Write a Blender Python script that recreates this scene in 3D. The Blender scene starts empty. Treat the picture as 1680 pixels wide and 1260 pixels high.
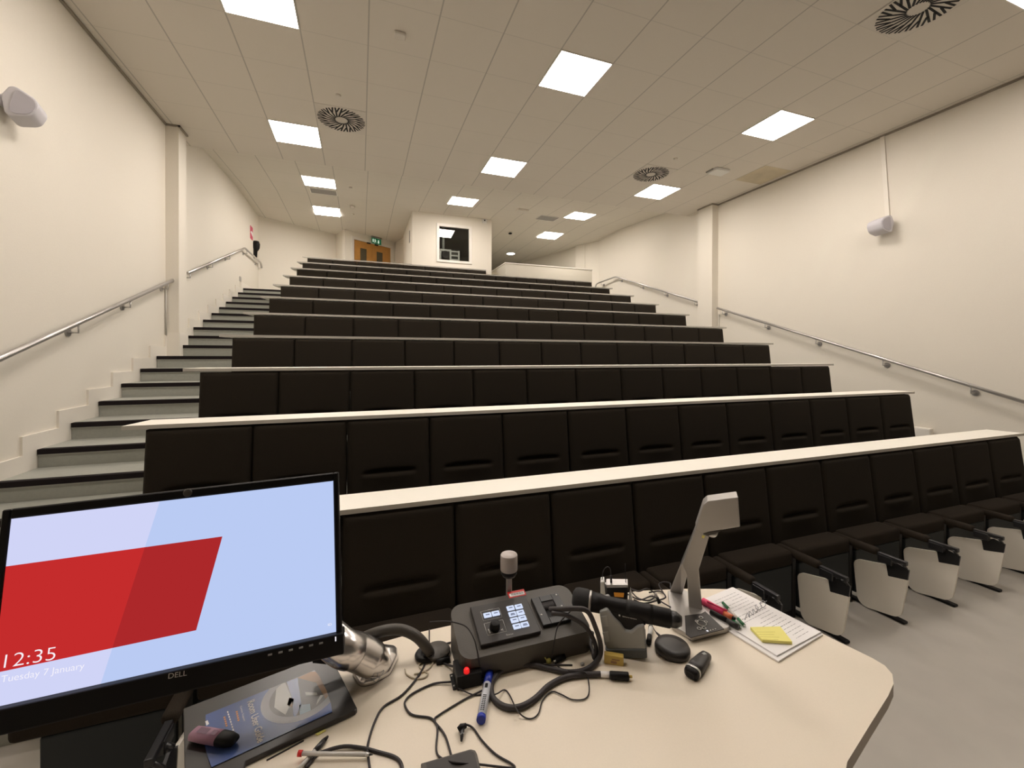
import bpy, bmesh, math, random
from mathutils import Vector, Matrix
random.seed(7)
sc = bpy.context.scene
COL = sc.collection
PI = math.pi
# ------------------------------------------------------------------ camera
F_PX, CX, CY = 694.2123, 840.0, 585.7207
YAW, PITCH, ROLL = math.radians(19.7071), math.radians(-0.2782), math.radians(0.1259)
CAM = Vector((1.1102, -2.8419, 1.6077))
_fwd = Vector((math.sin(YAW)*math.cos(PITCH), math.cos(YAW)*math.cos(PITCH), math.sin(PITCH)))
_r0 = Vector((math.cos(YAW), -math.sin(YAW), 0)); _u0 = _r0.cross(_fwd)
RGT = math.cos(ROLL)*_r0 + math.sin(ROLL)*_u0
UPV = -math.sin(ROLL)*_r0 + math.cos(ROLL)*_u0
FWD = _fwd
cd = bpy.data.cameras.new('camera'); cam = bpy.data.objects.new('camera', cd); COL.objects.link(cam)
cd.sensor_fit = 'HORIZONTAL'; cd.sensor_width = 36.0; cd.lens = F_PX/1680*36.0
cd.shift_y = (CY-630.0)/1680.0; cd.clip_start = .02; cd.clip_end = 100
mw = Matrix((( RGT.x, UPV.x, -FWD.x, CAM.x), (RGT.y, UPV.y, -FWD.y, CAM.y), (RGT.z, UPV.z, -FWD.z, CAM.z), (0,0,0,1)))
cam.matrix_world = mw
sc.camera = cam
def ray(px, py): return RGT*((px-CX)/F_PX) + UPV*(-(py-CY)/F_PX) + FWD
def onplane(px, py, p, n):
    d = ray(px, py); return CAM + d*((Vector(p)-CAM).dot(n)/d.dot(n))
def onZ(px, py, z): return onplane(px, py, (0,0,z), Vector((0,0,1)))
DZ = .87                                    # desk top height
def D(px, py, h=0.0): return onZ(px, py, DZ+h)

# ------------------------------------------------------------------ materials
def lin(c):
    c = c/255.0
    return c/12.92 if c <= .04045 else ((c+.055)/1.055)**2.4
def rgb(r, g, b): return (lin(r), lin(g), lin(b), 1)
def mat(name, col, rough=.5, metal=0.0, bump=0.0, scale=200.0, vary=0.0, spec=.5, emit=None, estr=1.0):
    m = bpy.data.materials.new(name); m.use_nodes = True
    nt = m.node_tree; b = nt.nodes['Principled BSDF']
    b.inputs['Base Color'].default_value = col; b.inputs['Roughness'].default_value = rough
    b.inputs['Metallic'].default_value = metal; b.inputs['Specular IOR Level'].default_value = spec
    if emit:
        b.inputs['Emission Color'].default_value = emit; b.inputs['Emission Strength'].default_value = estr
    if bump or vary:
        tc = nt.nodes.new('ShaderNodeTexCoord'); nz = nt.nodes.new('ShaderNodeTexNoise')
        nz.inputs['Scale'].default_value = scale; nz.inputs['Detail'].default_value = 3
        nt.links.new(tc.outputs['Object'], nz.inputs['Vector'])
        if bump:
            bp = nt.nodes.new('ShaderNodeBump'); bp.inputs['Strength'].default_value = bump; bp.inputs['Distance'].default_value = .003
            nt.links.new(nz.outputs['Fac'], bp.inputs['Height']); nt.links.new(bp.outputs['Normal'], b.inputs['Normal'])
        if vary:
            mx = nt.nodes.new('ShaderNodeMix'); mx.data_type = 'RGBA'
            mx.inputs[6].default_value = tuple(c*(1-vary) for c in col[:3])+(1,)
            mx.inputs[7].default_value = tuple(min(1, c*(1+vary)) for c in col[:3])+(1,)
            nt.links.new(nz.outputs['Fac'], mx.inputs[0]); nt.links.new(mx.outputs[2], b.inputs['Base Color'])
    return m
def emis(name, col, s=1.0):
    m = bpy.data.materials.new(name); m.use_nodes = True; nt = m.node_tree
    nt.nodes.remove(nt.nodes['Principled BSDF']); e = nt.nodes.new('ShaderNodeEmission')
    e.inputs[0].default_value = col; e.inputs[1].default_value = s
    nt.links.new(e.outputs[0], nt.nodes['Material Output'].inputs[0]); return m
M_WALL = mat('wall_paint', (.815,.765,.675,1), .75, bump=.25, scale=90, vary=.02)
M_SKIRT = mat('white_gloss_paint', (.85,.80,.72,1), .4)
M_STEP = mat('grey_vinyl', (.37,.375,.335,1), .55, vary=.10, scale=40)
M_NOSE = mat('dark_nosing', (.014,.010,.011,1), .7, spec=.15)
M_FLOOR = mat('grey_floor_vinyl', (.47,.44,.395,1), .5, vary=.1, scale=6, bump=.05)
M_FAB = mat('brown_black_fabric', (.024,.019,.0135,1), .95, bump=.5, scale=420, vary=.25, spec=.15)
M_FAB2 = mat('seat_cushion_fabric', (.030,.023,.017,1), .95, bump=.5, scale=420, vary=.25, spec=.15)
M_PANEL = mat('blue_grey_underpan', (.030,.036,.040,1), .6, spec=.3)
M_BLK = mat('black_plastic', (.009,.008,.008,1), .45, spec=.22)
M_BLKM = mat('black_metal', (.015,.015,.017,1), .35, spec=.6)
M_BOARD = mat('pale_laminate_board', (.88,.83,.74,1), .4)
M_LAM = mat('white_worktop_laminate', (.92,.885,.80,1), .45, vary=.02, scale=300)
M_EDGE = mat('worktop_edge_band', (.50,.47,.42,1), .5)
M_STEEL = mat('brushed_steel', (.55,.53,.52,1), .33, metal=.9)
M_ALU = mat('satin_aluminium', (.47,.45,.43,1), .40, metal=.65)
M_CHROME = mat('polished_aluminium', (.80,.78,.78,1), .24, metal=1)
M_SPK = mat('white_speaker_shell', (.66,.64,.68,1), .5)
M_SPKG = mat('pale_speaker_grille', (.52,.50,.55,1), .7, bump=.3, scale=300)
M_WHITE = mat('white_plastic', (.80,.79,.76,1), .4)
M_PARA = mat('greyish_partition_paint', (.62,.585,.50,1), .6)
M_FRAME = mat('white_frame_paint', (.84,.80,.74,1), .35)
M_DOOR = mat('oak_veneer_door', (.55,.27,.065,1), .45, vary=.15, scale=8)
M_DGLASS = mat('door_wired_glass', (.10,.085,.05,1), .15)
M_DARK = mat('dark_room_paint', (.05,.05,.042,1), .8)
M_GRILLE = mat('grey_egg_crate_grille', (.30,.28,.26,1), .7)
M_SLOT = mat('dark_slot', (.01,.009,.009,1), .8)
M_DESK = mat('cream_laminate_desk', (.82,.73,.60,1), .45, vary=.03, scale=260)
M_LIP = mat('desk_edge', (.55,.48,.40,1), .5)
M_PAPER = mat('white_paper', (.93,.91,.91,1), .8)
M_INK = mat('grey_print', (.32,.31,.32,1), .8)
M_INK2 = mat('pencil_scrawl', (.38,.38,.40,1), .8)
M_YEL = mat('yellow_sticky_paper', (.95,.88,.27,1), .7)
M_PINK = mat('pink_highlighter_plastic', (1,.075,.22,1), .4)
M_ORG = mat('orange_pen_plastic', (.85,.22,.10,1), .4)
M_GRN = mat('green_pen_plastic', (.015,.15,.05,1), .3)
M_CLEAR = mat('clear_pen_barrel', (.62,.60,.56,1), .15)
M_BLUE = mat('blue_marker_cap', (.02,.045,.42,1), .35)
M_MKR = mat('pale_grey_marker_barrel', (.60,.62,.68,1), .3)
M_RED = mat('red_plastic', (.75,.02,.02,1), .35)
M_GREY = mat('grey_dock_plastic', (.33,.335,.325,1), .5)
M_CONS = mat('charcoal_powder_coat', (.075,.066,.056,1), .5, bump=.15, scale=500)
M_CONS2 = mat('black_control_plate', (.026,.022,.020,1), .42)
M_CABLE = mat('black_cable_rubber', (.022,.017,.018,1), .55)
M_CABLE2 = mat('thick_grey_cable_sheath', (.035,.029,.030,1), .55)
M_LILAC = mat('lilac_plastic', (.62,.34,.50,1), .4)
M_BLUEP = mat('blue_leaflet_print', (.075,.125,.34,1), .25)
M_SHEET = mat('dark_folder_cover', (.030,.028,.027,1), .3)
M_GOLD = mat('yellow_eraser_print', (.62,.44,.10,1), .4)
M_LETT = mat('pale_lettering', (.62,.61,.58,1), .5)
M_BEIGE = mat('beige_cord', (.52,.45,.33,1), .6)
LCOL = (1.0, .91, .83, 1)
M_LIGHT = emis('led_panel_glow', LCOL, 35.5)
M_KEY = emis('lit_key_cap', (.72,.80,1,1), .95)
M_KEYT = mat('key_legend', (.10,.14,.30,1), .6)
M_SB1 = emis('screen_lilac', rgb(208,212,246), 1.0)
M_SB2 = emis('screen_blue', rgb(186,203,243), 1.0)
M_SR1 = emis('screen_red', rgb(196,44,44), 1.0)
M_SR2 = emis('screen_dark_red', rgb(172,40,42), 1.0)
M_SW = emis('screen_white', rgb(250,246,252), 1.0)
M_LEDR = mat('red_button_glow', (.8,.02,.02,1), .3, emit=(1,.02,.02,1), estr=.6)
M_EXIT = emis('exit_sign_green', (.012,.075,.03,1), 1.0)
M_EXITW = emis('exit_sign_white', (.62,.72,.55,1), 1.0)
M_DOWN = emis('downlight_glow', LCOL, 20.0)
M_SIGN = mat('magenta_sign_print', (.62,.06,.14,1), .5)
M_LAMPD = mat('frosted_lamp_dome', (.46,.41,.385,1), .25)
M_SILVER = mat('silver_ring', (.7,.69,.66,1), .3, metal=.6)
M_STAIN = mat('stained_ceiling_tile', (.60,.52,.38,1), .9, vary=.3, scale=3)
M_WOODP = mat('photo_brown', (.36,.20,.09,1), .3); M_PH1 = mat('photo_grey', (.36,.36,.38,1), .3); M_PH2 = mat('photo_pale', (.60,.60,.56,1), .3); M_PH3 = mat('photo_navy', (.06,.08,.16,1), .3)
M_PH4 = mat('photo_sky', (.40,.55,.66,1), .3)

def ceil_mat(name, x0, y0, col):
    m = bpy.data.materials.new(name); m.use_nodes = True; nt = m.node_tree; b = nt.nodes['Principled BSDF']; b.inputs['Roughness'].default_value = .9
    tc = nt.nodes.new('ShaderNodeTexCoord'); sp = nt.nodes.new('ShaderNodeSeparateXYZ'); nt.links.new(tc.outputs['Object'], sp.inputs[0])
    def line(out, off, w):
        a = nt.nodes.new('ShaderNodeMath'); a.operation = 'SUBTRACT'; a.inputs[1].default_value = off; nt.links.new(out, a.inputs[0])
        g = nt.nodes.new('ShaderNodeMath'); g.operation = 'PINGPONG'; g.inputs[1].default_value = .3; nt.links.new(a.outputs[0], g.inputs[0])
        l = nt.nodes.new('ShaderNodeMath'); l.operation = 'LESS_THAN'; l.inputs[1].default_value = w; nt.links.new(g.outputs[0], l.inputs[0]); return l.outputs[0]
    lx = line(sp.outputs[0], x0, .0065); ly = line(sp.outputs[1], y0, .004)
    m1 = nt.nodes.new('ShaderNodeMix'); m1.data_type = 'RGBA'; m1.inputs[6].default_value = col; m1.inputs[7].default_value = tuple(c*.86 for c in col[:3])+(1,)
    nt.links.new(ly, m1.inputs[0])
    m2 = nt.nodes.new('ShaderNodeMix'); m2.data_type = 'RGBA'; m2.inputs[7].default_value = tuple(c*.66 for c in col[:3])+(1,)
    nt.links.new(lx, m2.inputs[0]); nt.links.new(m1.outputs[2], m2.inputs[6]); nt.links.new(m2.outputs[2], b.inputs['Base Color']); return m
M_CEIL = ceil_mat('ceiling_tiles_front', -.02, .95, (.74,.685,.61,1))
M_CEIL2 = ceil_mat('ceiling_tiles_back', .04, 6.06, (.76,.71,.63,1))

# ------------------------------------------------------------------ mesh helpers
def mesh_obj(name, bm, m, parent=None, smooth=False, loc=None):
    me = bpy.data.meshes.new(name); bm.normal_update(); bm.to_mesh(me); bm.free()
    for mm in (m if isinstance(m, (list, tuple)) else [m]): me.materials.append(mm)
    if smooth:
        for p in me.polygons: p.use_smooth = True
    o = bpy.data.objects.new(name, me); COL.objects.link(o)
    if loc is not None: o.location = loc
    if parent: o.parent = parent
    return o
def tag(o, label, cat, group=None, kind=None):
    o['label'] = label; o['category'] = cat
    if group: o['group'] = group
    if kind: o['kind'] = kind
    return o
def struct(o): o['kind'] = 'structure'; return o
def empty(name, label, cat, loc=(0,0,0), rz=0, group=None):
    o = bpy.data.objects.new(name, None); COL.objects.link(o); o.location = loc; o.rotation_euler = (0,0,rz); o.empty_display_size = .05
    return tag(o, label, cat, group)
def box(bm, x0, x1, y0, y1, z0, z1, bev=0, seg=2, M=None, mi=0):
    t = bmesh.new(); bmesh.ops.create_cube(t, size=1)
    for v in t.verts: v.co = Vector(((x0+x1)/2+v.co.x*(x1-x0), (y0+y1)/2+v.co.y*(y1-y0), (z0+z1)/2+v.co.z*(z1-z0)))
    if bev: bmesh.ops.bevel(t, geom=t.edges[:], offset=bev, segments=seg, profile=.5, affect='EDGES')
    merge(bm, t, M, mi)
def merge(bm, t, M=None, mi=None):
    vs = {}
    for v in t.verts: vs[v] = bm.verts.new(M @ v.co if M else v.co)
    for f in t.faces:
        try:
            nf = bm.faces.new([vs[v] for v in f.verts]); nf.smooth = f.smooth; nf.material_index = mi if mi else f.material_index
        except ValueError: pass
    t.free()
def prism(bm, pts, vec, mi=0, bev=0):
    """closed polygon pts (3D) extruded by vec"""
    t = bmesh.new(); vec = Vector(vec)
    a = [t.verts.new(Vector(p)) for p in pts]; b = [t.verts.new(Vector(p)+vec) for p in pts]; n = len(pts)
    t.faces.new(a[::-1]); t.faces.new(b)
    for i in range(n): t.faces.new([a[i], a[(i+1) % n], b[(i+1) % n], b[i]])
    bmesh.ops.recalc_face_normals(t, faces=t.faces[:])
    if bev: bmesh.ops.bevel(t, geom=t.edges[:], offset=bev, segments=2, profile=.5, affect='EDGES')
    for f in t.faces: f.material_index = mi
    merge(bm, t)
def face(bm, pts, mi=0):
    f = bm.faces.new([bm.verts.new(Vector(p)) for p in pts]); f.material_index = mi; return f
def frame_of(d):
    d = d.normalized(); a = Vector((0,0,1)) if abs(d.z) < .9 else Vector((1,0,0))
    u = d.cross(a).normalized(); return u, u.cross(d).normalized()
def tube(bm, pts, r, seg=8, cap=True, mi=0):
    pts = [Vector(p) for p in pts]; rings = []; u = None
    rs = r if isinstance(r, (list, tuple)) else [r]*len(pts)
    for i, p in enumerate(pts):
        d = (pts[min(i+1, len(pts)-1)]-pts[max(i-1, 0)])
        if d.length < 1e-9: d = Vector((0,0,1))
        d.normalize()
        if u is None: u, v = frame_of(d)
        else:
            u = (u-d*u.dot(d)); u = u.normalized() if u.length > 1e-6 else frame_of(d)[0]; v = u.cross(d).normalized()
        rings.append([bm.verts.new(p+(u*math.cos(2*PI*k/seg)+v*math.sin(2*PI*k/seg))*rs[i]) for k in range(seg)])
    for a, b in zip(rings, rings[1:]):
        for k in range(seg):
            f = bm.faces.new([a[k], a[(k+1) % seg], b[(k+1) % seg], b[k]]); f.smooth = True; f.material_index = mi
    if cap:
        bm.faces.new(rings[0][::-1]).material_index = mi; bm.faces.new(rings[-1]).material_index = mi
def spline(P, n=8):
    P = [Vector(p) for p in P]; Q = [2*P[0]-P[1]]+P+[2*P[-1]-P[-2]]; out = []
    for i in range(1, len(Q)-2):
        a, b, c, d = Q[i-1:i+3]
        for k in range(n):
            t = k/n; out.append(.5*((2*b)+(c-a)*t+(2*a-5*b+4*c-d)*t*t+(3*b-a-3*c+d)*t**3))
    out.append(P[-1]); return out
def lathe(bm, prof, M, seg=24, mi=0, smooth=True):
    """prof list of (r,h) about local z, M placement matrix"""
    rings = []
    for r, h in prof:
        if r < 1e-6: rings.append([bm.verts.new(M @ Vector((0,0,h)))])
        else: rings.append([bm.verts.new(M @ Vector((r*math.cos(2*PI*k/seg), r*math.sin(2*PI*k/seg), h))) for k in range(seg)])
    for a, b in zip(rings, rings[1:]):
        for k in range(seg):
            q = [a[k % len(a)], a[(k+1) % len(a)], b[(k+1) % len(b)], b[k % len(b)]]
            q = [x for i, x in enumerate(q) if x not in q[:i]]
            if len(q) > 2:
                f = bm.faces.new(q); f.smooth = smooth; f.material_index = mi
    for rg, rev in ((rings[0], True), (rings[-1], False)):
        if len(rg) > 1: bm.faces.new(rg[::-1] if rev else rg).material_index = mi
def axis_m(p, d, up=None):
    """matrix whose z axis is d"""
    d = Vector(d).normalized()
    if up is None: x, y = frame_of(d); x, y = x, d.cross(x)
    else:
        x = Vector(up).cross(d).normalized(); y = d.cross(x)
    return Matrix(((x.x,y.x,d.x,p[0]),(x.y,y.y,d.y,p[1]),(x.z,y.z,d.z,p[2]),(0,0,0,1)))
def text_obj(name, s, p0, p1, up, m, parent, height=None, ext=.0003, thin=0.0):
    """text with its baseline from p0 to p1 (world), letters rising towards up; width fitted"""
    cu = bpy.data.curves.new(name, 'FONT'); cu.body = s; cu.size = 1; cu.offset = thin; cu.extrude = 0
    t = bpy.data.objects.new(name, cu); COL.objects.link(t)
    dg = bpy.context.evaluated_depsgraph_get(); me = bpy.data.meshes.new_from_object(t.evaluated_get(dg))
    bpy.data.objects.remove(t); bpy.data.curves.remove(cu)
    xs = [v.co.x for v in me.vertices]; ys = [v.co.y for v in me.vertices]
    x0, w, h = min(xs), max(xs)-min(xs), .70
    p0, p1 = Vector(p0), Vector(p1); ex = (p1-p0).normalized(); n = ex.cross(Vector(up)).normalized(); ey = n.cross(ex)
    sx = (p1-p0).length/w; sy = (height/h) if height else sx
    for v in me.vertices: v.co = p0+ex*((v.co.x-x0)*sx)+ey*(v.co.y*sy)+n*ext
    me.materials.clear(); me.materials.append(m)
    o = bpy.data.objects.new(name, me); COL.objects.link(o)
    if parent: adopt(o, parent)
    return o
def adopt(o, parent):
    """world-space mesh goes under parent (keeps place)"""
    o.parent = parent; w = Matrix(); q = parent
    while q: w = q.matrix_parent_inverse @ q.matrix_basis @ w; q = q.parent
    o.matrix_parent_inverse = w.inverted(); return o
def part(name, bm, m, parent, smooth=False): return adopt(mesh_obj(name, bm, m, None, smooth), parent)

# ------------------------------------------------------------------ room dimensions
S = .5154; NS = 13; W = NS*S
DYR, DZR = .8364, .2842
def rowY(k): return (k-2)*DYR if k >= 2 else -.8073
def rowZ(k): return 1.19+(k-2)*DZR if k >= 2 else .879           # top of seat back
def rowF(k): return rowZ(k)-.879                                  # floor of the row
XL, XR = -1.3045, 7.87
HC = 4.635
Y_CR = 4.55
LAND = 3.042
def z2(y): return 4.965+.066*(y-5.5)                                # rising back ceiling
ZB = z2(7.3)
# floor
bm = bmesh.new(); box(bm, XL-.3, XR+.3, -6.0, 1.6, -.1, 0); struct(mesh_obj('floor', bm, M_FLOOR))
# tiers under the seats, one stepped solid
bm = bmesh.new()
for k in range(2, 12): box(bm, .002, W-.002, rowY(k-1)+.11, rowY(k)+.11 if k < 11 else 7.52, 0, rowF(k))
struct(mesh_obj('floor_tiers', bm, M_STEP))
bm = bmesh.new(); box(bm, XL-.2, 9.5, 7.765, 16, LAND-.2, LAND); struct(mesh_obj('floor_landing', bm, M_STEP))
# stairs
NOSE = [(1.545+.4145*i, .857+.1457*i) for i in range(-5, 16)]
def stairs(name, x0, x1):
    bm = bmesh.new()
    for j, (y, z) in enumerate(NOSE):
        y1 = NOSE[j+1][0]+.004 if j+1 < len(NOSE) else 7.79
        box(bm, x0, x1, y+.012, y1+.02, 0, z-.004)
        box(bm, x0, x1, y, y1+.012, z-.05, z-.002)
    st = struct(mesh_obj(name, bm, M_STEP))
    for j, (y, z) in enumerate(NOSE):
        bm = bmesh.new(); box(bm, x0+.002, x1-.002, y-.004, y+.05, z-.042, z, .004, 2)
        o = mesh_obj('step_nosing', bm, M_NOSE, st)
    return st
stairs('floor_stair_left', XL+.02, -.002)
stairs('floor_stair_right', W+.004, XR-.02)
# stepped skirting along both stairs
def skirting(name, x0, x1):
    pts = [(-1.0, 0), (-1.0, .13)]
    for y, z in NOSE: pts += [(y-.145, pts[-1][1]), (y-.145, z+.125)]
    pts += [(9.2, pts[-1][1]), (9.2, 0)]
    bm = bmesh.new(); prism(bm, [(x0, y, z) for y, z in pts], (x1-x0, 0, 0)); struct(mesh_obj(name, bm, M_SKIRT))
skirting('baseboard_left', XL, XL+.018); skirting('baseboard_right', XR-.018, XR)
# walls
def wall_poly(name, plan, thick, z0=0, z1=5.4, m=M_WALL):
    """open polyline in plan, thick = outward offset vector"""
    bm = bmesh.new()
    a = [Vector((x, y, 0)) for x, y in plan]
    for p, q in zip(a, a[1:]):
        prism(bm, [p+Vector((0,0,z0)), q+Vector((0,0,z0)), q+Vector((0,0,z1)), p+Vector((0,0,z1))], thick)
    return struct(mesh_obj(name, bm, m))
wall_poly('wall_left', [(XL, -6.0), (XL, 9.32)], (-.15, 0, 0))
wall_poly('wall_right', [(XR, -6.0), (XR, 7.25), (7.93, 8.37), (7.74, 8.80), (7.66, 9.22), (6.78, 12.0), (6.0, 15.8)], (.15, 0.03, 0))
wall_poly('wall_front', [(XL-.1, -6.0), (XR+.1, -6.0)], (0, -.15, 0), 0, 5.4, mat('dark_teaching_wall', (.10,.095,.085,1), .7))
wall_poly('wall_back', [(XL-.1, 9.26), (XL, 9.32), (.44, 10.39), (.70, 9.78)], (0, .3, 0), 2.8)
wall_poly('wall_end', [(3.9, 15.8), (6.6, 15.8)], (0, .15, 0), 2.8)
# columns
bm = bmesh.new(); box(bm, XL, -1.158, 3.94, 4.2, 0, HC+.3); struct(mesh_obj('column_left', bm, M_WALL))
bm = bmesh.new(); box(bm, 7.715, XR, 3.77, 4.15, 0, HC+.3); struct(mesh_obj('column_right', bm, M_WALL))
bm = bmesh.new(); prism(bm, [(7.715,8.86,2.9),(7.55,9.17,2.9),(7.68,9.26,2.9),(7.85,8.95,2.9)], (0,0,2.4)); struct(mesh_obj('column_back', bm, M_WALL))
# skirting round the foot of the left column
bm = bmesh.new(); box(bm, XL, -1.145, 3.925, 4.22, 1.5, 1.895); struct(mesh_obj('baseboard_column', bm, M_SKIRT))
# ceilings
bm = bmesh.new(); box(bm, XL-.1, XR+.15, -6.1, Y_CR, HC, HC+.04); struct(mesh_obj('ceiling', bm, M_CEIL))
bm = bmesh.new(); box(bm, XL-.1, XR+.15, Y_CR-.02, Y_CR, HC+.04, 5.2); struct(mesh_obj('ceiling_upstand', bm, M_WALL))
bm = bmesh.new(); prism(bm, [(XL-.1, Y_CR-.01, z2(Y_CR)), (XL-.1, 7.3, ZB), (XL-.1, 16, ZB-.02), (XL-.1, 16, ZB+.1), (XL-.1, 7.3, ZB+.1), (XL-.1, Y_CR-.01, z2(Y_CR)+.1)], (9.5, 0, 0)); struct(mesh_obj('ceiling_back', bm, M_CEIL2))
# dark perimeter trim where front ceiling meets the side walls
bm = bmesh.new(); box(bm, XL, XL+.022, -6, 3.94, HC-.022, HC-.001); box(bm, XL, -1.136, 3.918, 3.94, HC-.022, HC-.001); box(bm, -1.158, -1.136, 3.918, 4.2, HC-.022, HC-.001)
struct(mesh_obj('trim_1', bm, mat('shadow_gap_trim', (.30,.265,.215,1), .7)))
bm = bmesh.new(); box(bm, XR-.022, XR, -6, 3.77, HC-.022, HC-.001); box(bm, 7.69, XR, 3.748, 3.77, HC-.022, HC-.001); box(bm, 7.693, 7.715, 3.748, 4.15, HC-.022, HC-.001)
struct(mesh_obj('trim_2', bm, bpy.data.materials['shadow_gap_trim']))
bm = bmesh.new(); box(bm, XL, XL+.02, Y_CR, 7.3, z2(Y_CR)-.03, z2(Y_CR)-.001)
bm.free()
# stained ceiling tile (flat tile in the grid)
bm = bmesh.new(); box(bm, 7.186, 7.774, 2.156, 2.744, HC-.002, HC+.002); struct(mesh_obj('ceiling_tile', bm, M_STAIN))

# projection booth
YB, XB0, XB1 = 7.61, 2.287, 4.29
wx0, wx1, wz0, wz1 = 2.87, 3.765, 3.90, 4.855
bm = bmesh.new()
box(bm, XB0, wx0, YB, YB+.1, 2.9, ZB+.02); box(bm, wx1, XB1, YB, YB+.1, 2.9, ZB+.02)
box(bm, wx0, wx1, YB, YB+.1, 2.9, wz0); box(bm, wx0, wx1, YB, YB+.1, wz1, ZB+.02)
box(bm, XB0, XB0+.1, YB+.1, 9.84, 2.9, ZB+.02); box(bm, XB1-.1, XB1, YB+.1, 15.9, 2.9, ZB+.02)
prism(bm, [(2.105,10.71,2.9),(2.387,9.80,2.9),(2.387,9.95,2.9),(2.2,10.75,2.9)], (0,0,2.4))
struct(mesh_obj('wall_booth', bm, M_WALL))
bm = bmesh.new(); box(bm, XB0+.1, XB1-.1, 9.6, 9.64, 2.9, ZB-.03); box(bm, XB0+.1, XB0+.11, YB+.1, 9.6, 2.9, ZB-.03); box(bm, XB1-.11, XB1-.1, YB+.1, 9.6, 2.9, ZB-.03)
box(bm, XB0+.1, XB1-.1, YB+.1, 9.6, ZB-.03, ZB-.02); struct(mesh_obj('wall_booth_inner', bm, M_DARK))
# window_1 : frame, glass
bm = bmesh.new(); t = .072
box(bm, wx0, wx0+t, YB-.022, YB+.06, wz0, wz1, .004); box(bm, wx1-t, wx1, YB-.022, YB+.06, wz0, wz1, .004)
box(bm, wx0+t, wx1-t, YB-.022, YB+.06, wz0, wz0+t-.01, .004); box(bm, wx0+t, wx1-t, YB-.022, YB+.06, wz1-t, wz1, .004)
win = struct(mesh_obj('window_1', bm, M_FRAME))
mg = bpy.data.materials.new('window_glass'); mg.use_nodes = True; nt = mg.node_tree; nt.nodes.remove(nt.nodes['Principled BSDF'])
gl = nt.nodes.new('ShaderNodeBsdfGlossy'); gl.inputs['Roughness'].default_value = .01; tr = nt.nodes.new('ShaderNodeBsdfTransparent'); tr.inputs[0].default_value = (.9,.92,.9,1)
fr = nt.nodes.new('ShaderNodeFresnel'); fr.inputs[0].default_value = 1.6; mx = nt.nodes.new('ShaderNodeMixShader')
nt.links.new(fr.outputs[0], mx.inputs[0]); nt.links.new(tr.outputs[0], mx.inputs[1]); nt.links.new(gl.outputs[0], mx.inputs[2]); nt.links.new(mx.outputs[0], nt.nodes['Material Output'].inputs[0])
bm = bmesh.new(); box(bm, wx0+t, wx1-t, -.003, .003, -(wz1-wz0)/2+t, (wz1-wz0)/2-t)
g = mesh_obj('window_pane', bm, mg, win); g.location = (0, YB+.03, (wz0+wz1)/2); g.rotation_euler = (math.radians(-1.0), 0, 0)
# half wall box at the right of the top row
bm = bmesh.new(); box(bm, 4.53, 7.0, 7.2, 7.3, 2.8, 3.905); box(bm, 4.53, 4.63, 7.3, 8.6, 2.8, 3.905); struct(mesh_obj('wall_parapet', bm, M_PARA))
bm = bmesh.new(); box(bm, 4.515, 7.012, 7.185, 7.315, 3.905, 3.925); box(bm, 4.515, 4.645, 7.315, 8.6, 3.905, 3.925); struct(mesh_obj('trim_3', bm, M_FRAME))
# skewed wall with the double door
pA, pB = Vector((.70, 9.78, 0)), Vector((2.105, 10.71, 0)); du = (pB-pA).normalized(); dn = Vector((du.y, -du.x, 0))
def dw(u, z, o=0.0): return pA+du*u+Vector((0,0,z))+dn*o
def dbox(bm, u0, u1, z0, z1, o0, o1): prism(bm, [dw(u0,z0,o0), dw(u1,z0,o0), dw(u1,z1,o0), dw(u0,z1,o0)], dn*(o1-o0))
def du_of(px, py): q = onplane(px, py, pA, dn); return (q-pA).dot(du), q.z
u0, zt0 = du_of(580.5, 391); u1, zt1 = du_of(641, 408.5); um, _ = du_of(611, 400); ztop = (zt0+zt1)/2
bm = bmesh.new(); L = (pB-pA).length
dbox(bm, 0, u0-.04, 2.9, ZB+.02, -.12, 0); dbox(bm, u1+.04, L, 2.9, ZB+.02, -.12, 0); dbox(bm, u0-.04, u1+.04, ztop+.04, ZB+.02, -.12, 0); struct(mesh_obj('wall_door', bm, M_WALL))
bm = bmesh.new()
dbox(bm, u0-.085, u0, LAND, ztop+.07, -.1, .02); dbox(bm, u1, u1+.085, LAND, ztop+.07, -.1, .02); dbox(bm, u0, u1, ztop, ztop+.07, -.1, .02)
dframe = struct(mesh_obj('trim_4', bm, M_FRAME))
for nm, a, b, va, hs in (('door_1', u0, um-.003, .36, um-.1), ('door_2', um+.003, u1, .24, um+.1)):
    bm = bmesh.new(); dbox(bm, a, b, LAND+.01, ztop-.004, -.06, -.015); d = struct(mesh_obj(nm, bm, M_DOOR))
    bm = bmesh.new(); vw = a+(b-a)*va; dbox(bm, vw, vw+.2, ztop-1.1, ztop-.2, -.016, -.008); part('vision_panel', bm, M_DGLASS, d)
    bm = bmesh.new(); dbox(bm, hs-.015, hs+.015, LAND+1.0, LAND+1.18, -.016, .01); dbox(bm, hs-.03, hs+.03, LAND+1.06, LAND+1.09, .01, .03); part('door_handle', bm, M_STEEL, d)
    bm = bmesh.new(); cc = um-.13 if nm == 'door_1' else um+.13; dbox(bm, cc-.05, cc+.05, ztop-.03, ztop, -.012, .03); part('door_closer', bm, M_BLK, d)

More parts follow.
